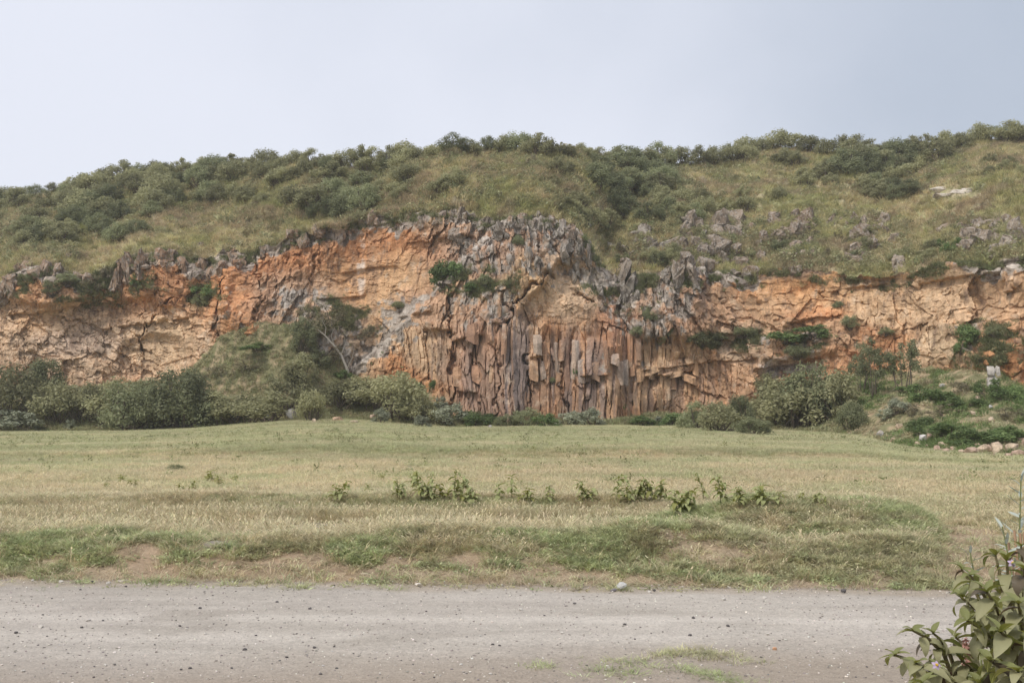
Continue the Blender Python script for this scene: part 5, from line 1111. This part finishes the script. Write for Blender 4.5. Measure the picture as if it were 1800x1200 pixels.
for i, (x, a_, b_, yl, w) in enumerate(sorted(fp)):
    field_plant(x, a_, b_, '%s plant with drooping leaves at the field edge, %s from the left' % ('yellowish' if yl else 'green', nth(i)), 600 + i, yl, w)
# lone tussocks out on the plain
for (x, y, w, h, kd, lab) in ((308, 829, 34, 15, 'dark', 'dark round tussock alone on the left of the plain'), (52, 812, 10, 8, 'silver', 'tiny grey shrub far left on the plain'), (72, 813, 18, 9, 'dark', 'small dark tussock beside the tiny grey shrub'), (722, 826, 14, 8, 'silver', 'small bluish tuft in the middle of the plain'), (960, 842, 8, 9, 'green', 'tiny green sprout on the dry plain'), (1685, 878, 10, 7, 'green', 'tiny green sprout on the right of the dry plain'), (262, 770, 20, 5, 'dark', 'flat dark tuft on the far left grass'), (55, 935, 40, 22, 'green', 'green weed clump on the left of the bank'), (122, 756, 24, 20, 'silver', 'round silver shrub standing alone on the grass edge')):
    X, Y, Z = hit(x, y); s_ = Y / F; bush(kd, (X, Y, Z - .01), w * s_, h * s_, RZ.uniform(0, 6), lab, 'shrub', None, 'shrub', r=RZ)

# ------------------------------------------------------------------ shrub beside the camera
M_BIG = leafmat2('shrub_leaf', (0.20, 0.225, 0.06), (0.36, 0.355, 0.11), (0.36, 0.345, 0.19), 0.55)
M_YNG = leafmat2('shrub_young_leaf', (0.20, 0.22, 0.045), (0.30, 0.29, 0.06), (0.24, 0.25, 0.10), 0.45)
M_RED = leafmat2('shrub_bronze_leaf', (0.085, 0.055, 0.035), (0.13, 0.085, 0.05), (0.15, 0.12, 0.08), 0.45)
M_SIL = leafmat2('silver_leaf', (0.36, 0.40, 0.33), (0.46, 0.50, 0.42), (0.50, 0.54, 0.47), 0.7)
M_TWIGG = bark_mat('shrub_twig', (0.20, 0.17, 0.09))
BL = [leaf_mesh('leaf', 0.105, 0.042, d_, fo, M_BIG, 6) for d_, fo in ((1.3, .35), (1.8, .25), (2.3, .3), (1.0, .45))]
BR = [leaf_mesh('leaf', 0.10, 0.05, d_, .3, M_RED, 6) for d_ in (1.5, 2.1)]
BYg = [leaf_mesh('leaf', 0.06, 0.024, d_, .4, M_YNG, 5) for d_ in (0.6, 1.2)]
RS = random.Random(99)
shr = obj('broad_leaved_shrub', None, None, (1.62, 3.05, 0)); tag(shr, 'broad leaved green shrub with drooping leaves in the near right corner', 'shrub')
sb = np.array((1.62, 3.05, 0.0))
sprays = [  # (tip px, py, Y), (way px, py, Y), leaf scale, count
    ((1705, 1010, 2.75), (1745, 1075, 2.8), 1.0, 9), ((1770, 985, 2.9), (1775, 1060, 2.95), .95, 10), ((1800, 1000, 2.7), (1800, 1080, 2.8), 1.0, 9), ((1735, 1040, 2.6), (1765, 1100, 2.7), 1.05, 10), ((1790, 1060, 2.5), (1800, 1120, 2.6), 1.1, 10),
    ((1700, 1090, 2.7), (1750, 1130, 2.75), .95, 9), ((1760, 1110, 2.45), (1790, 1160, 2.6), 1.1, 10), ((1810, 1120, 2.45), (1810, 1170, 2.6), 1.1, 9), ((1740, 1160, 2.5), (1770, 1190, 2.7), 1.0, 9), ((1790, 1180, 2.4), (1800, 1220, 2.6), 1.1, 9),
    ((1605, 1108, 2.75), (1660, 1150, 2.8), .85, 9), ((1640, 1112, 2.8), (1670, 1150, 2.85), .85, 8), ((1572, 1150, 2.7), (1620, 1180, 2.8), .8, 9), ((1610, 1165, 2.6), (1650, 1195, 2.75), .9, 9), ((1645, 1170, 2.65), (1680, 1200, 2.8), .85, 8), ((1690, 1160, 2.8), (1720, 1200, 2.85), .8, 9), ((1620, 1200, 2.55), (1650, 1230, 2.7), .9, 7), ((1720, 1200, 2.6), (1740, 1230, 2.7), .95, 8),
    ((1690, 1000, 2.9), (1730, 1070, 2.9), .9, 9), ((1750, 975, 3.0), (1765, 1050, 3.0), .85, 9), ((1690, 1050, 2.8), (1740, 1100, 2.8), 1.0, 9), ((1795, 960, 3.0), (1800, 1040, 3.0), .9, 9), ((1860, 1010, 2.8), (1850, 1090, 2.85), 1.0, 9), ((1850, 1090, 2.6), (1840, 1150, 2.7), 1.0, 9), ((1680, 1120, 2.95), (1715, 1160, 2.95), .8, 7), ((1760, 1040, 3.1), (1770, 1110, 3.1), .9, 9), ((1800, 1040, 3.1), (1800, 1120, 3.1), .9, 9), ((1730, 1110, 3.1), (1750, 1160, 3.1), .9, 9), ((1780, 1150, 3.1), (1790, 1200, 3.1), .9, 9)]
for (tp_, wy_, ls, nlf) in sprays:
    T = p2w(*tp_) - sb; W_ = p2w(*wy_) - sb; M0 = W_ * np.array((.55, .55, .55)) + np.array((0, 0, -0.02))
    v, f = tube_np([(RS.uniform(-.06, .06), RS.uniform(-.06, .06), -.05), M0, W_, lerp(W_, T, .5) + np.array((0, 0, .01)), T], .009, .003, 5)
    obj('stem', mesh_np('stem', v, f, True, None, M_TWIGG), shr)
    az0 = RS.uniform(0, 6.28)
    nlf = int(nlf * 1.8)
    for k_ in range(nlf):
        t_ = (k_ + .5) / nlf; p_ = lerp(lerp(M0, W_, .6), W_, t_ * 2.5) if t_ < .4 else lerp(W_, T, (t_ - .4) / .6)
        bank = BR if RS.random() < .13 else BL; s_ = 0.95 * ls * RS.uniform(.7, 1.1) * (1.05 - .25 * t_)
        obj('leaf', RS.choice(bank), shr, tuple(p_), (RS.uniform(-.5, .5), RS.uniform(-.5, .25), az0 + k_ * 2.5 + RS.uniform(-.4, .4)), (s_, s_, s_))
    for k_ in range(4):
        s_ = ls * RS.uniform(.6, 1.0); obj('leaf', RS.choice(BYg), shr, tuple(T), (RS.uniform(-.4, .4), RS.uniform(-1.1, -.2), k_ * 1.6 + RS.uniform(0, .8)), (s_, s_, s_))
# small purple flowers
m, n, l, b = new_mat('purple_petal', 0.6); b.inputs['Base Color'].default_value = (0.46, 0.36, 0.48, 1); M_PUR = m
m, n, l, b = new_mat('yellow_anther', 0.6); b.inputs['Base Color'].default_value = (0.7, 0.45, 0.05, 1); M_YEL = m
for (fx, fy_, fY) in ((1779, 989, 2.72), (1646, 1168, 2.55)):
    c_ = p2w(fx, fy_, fY) - sb
    fl = obj('flower', None, shr, tuple(c_), (math.radians(60), 0, 0))
    pm = leaf_mesh('petal', .013, .008, .6, .2, M_PUR, 3)
    for k_ in range(5): obj('petal', pm, fl, (0, 0, 0), (0, 0, k_ * 1.2566))
    obj('flower_centre', hull_mesh('flower_centre', rock_pts(RS, 14, .004, .004, .006, 0), M_YEL, None, S((.7, .45, .05))), fl, (0, 0, .004))

# silvery upright shoots behind the shrub
SLm = [leaf_mesh('leaf', 0.075, 0.013, d_, .3, M_SIL, 4) for d_ in (.2, .6, -.3)]
silv = [((1795, 836, 3.3), (1790, 1010, 3.3), 30, 'tall silvery leaved shoot at the right border above the shrub'), ((1762, 975 - 50, 3.2), (1785, 1040, 3.2), 20, 'silvery leaved shoot leaning left in the middle of the shrub'), ((1705, 968, 3.3), (1722, 1060, 3.3), 16, 'shorter silvery shoot at the left edge of the shrub')]
for (tp_, wy_, nlf, lab) in silv:
    B0 = p2w(*wy_); B0[2] = 0; o_ = obj('silver_shoot', None, None, tuple(B0 + np.array((.05, .1, 0)))); tag(o_, lab, 'plant', 'silvery shoots around the near shrub')
    O = np.array(o_.location); T = p2w(*tp_) - O; W_ = p2w(*wy_) - O
    v, f = tube_np([(0, 0, -.05), W_ * .6, W_, T], .005, .002, 5); obj('stem', mesh_np('stem', v, f, True, None, M_STEMG), o_)
    for k_ in range(nlf):
        t_ = ((k_ + .5) / nlf); p_ = lerp(lerp(W_, T, -.2), T, t_); s_ = RS.uniform(.7, 1.1) * (1.1 - .4 * t_)
        obj('leaf', RS.choice(SLm), o_, tuple(p_), (RS.uniform(-.5, .5), -RS.uniform(.2, .7) - .5 * (t_ > .85), k_ * 2.4 + RS.uniform(-.3, .3)), (s_, s_, s_))
# dry seed grass by the right border
dg = obj('dry_grass_clump', None, None, (1.66, 3.25, 0)); tag(dg, 'reddish dry grass stalks at the right border beside the shrub', 'grass clump')
m, n, l, b = new_mat('dry_stalk', 0.9); b.inputs['Base Color'].default_value = (0.46, 0.30, 0.19, 1); M_DS = m
for k_ in range(16):
    T = p2w(RS.uniform(1772, 1812), RS.uniform(930, 1010), 3.25) - np.array((1.66, 3.25, 0)); M0 = T * np.array((.8, .6, .6)) + np.array((RS.uniform(-.03, .03), 0, 0))
    v, f = tube_np([(RS.uniform(-.04, .04), RS.uniform(-.04, .04), -.04), M0, T], .0025, .004, 4); obj('stalk', mesh_np('stalk', v, f, True, None, M_DS), dg)
pk = obj('pink_seed_head', None, None, tuple(p2w(1698, 1160, 2.9) * np.array((1, 1, 0)))); tag(pk, 'pink feathery seed head among the lower shrub leaves', 'grass clump')
m, n, l, b = new_mat('pink_seed', 0.9); b.inputs['Base Color'].default_value = (0.50, 0.27, 0.22, 1)
T = p2w(1698, 1128, 2.9) - np.array(pk.location); rgp = np.random.default_rng(3)
v, f = tube_np([(0, 0, -.03), T * .6, T], .002, .002, 4); obj('stalk', mesh_np('stalk', v, f, True, None, M_DS), pk)
V, Fq, _c = leaf_cloud(rgp, np.array([(*(T - np.array((0, 0, .015 * i))), .012) for i in range(5)]), 160, .012); obj('seed_head', mesh_np('seed_head', V, Fq, False, None, m), pk)

# near-side creeping grass at the bottom of the picture and weeds under the shrub
N_ = 900
px = np.concatenate([rg.normal(1215, 50, 90), rg.normal(1090, 34, 60), rg.normal(1245, 40, 90), rg.normal(950, 14, 16), rg.uniform(1640, 1850, 320)])
py = np.concatenate([1146 + 0.12 * np.abs(px[:90] - 1200) + rg.normal(0, 4, 90), rg.normal(1180, 10, 60), 1178 + .22 * (px[150:240] - 1190) + rg.normal(0, 5, 90), rg.normal(1173, 3, 16), rg.uniform(1150, 1230, 320)])
Yn = CAM_Z * F / (py - 705); Xn = (px - 900) / F * Yn
tn = np.where((np.arange(len(px)) < 90)[:, None], T_OLI * 1.1, T_GREEN)
scatter('creeping_grass', [blade_tuft(520 + i, 14, .05, .05, .005, 1.6) for i in range(3)], M_GRASS, np.stack([Xn, Yn, np.full(len(Xn), .03)], -1), rg.random(len(Xn)) * 6.28, .5 + .6 * rg.random(len(Xn)), jit(tn, .25, rg), rg.integers(0, 3, len(Xn)), 'thin creeping grass on the near side of the road', 'grass')
print('objects', len(bpy.data.objects))
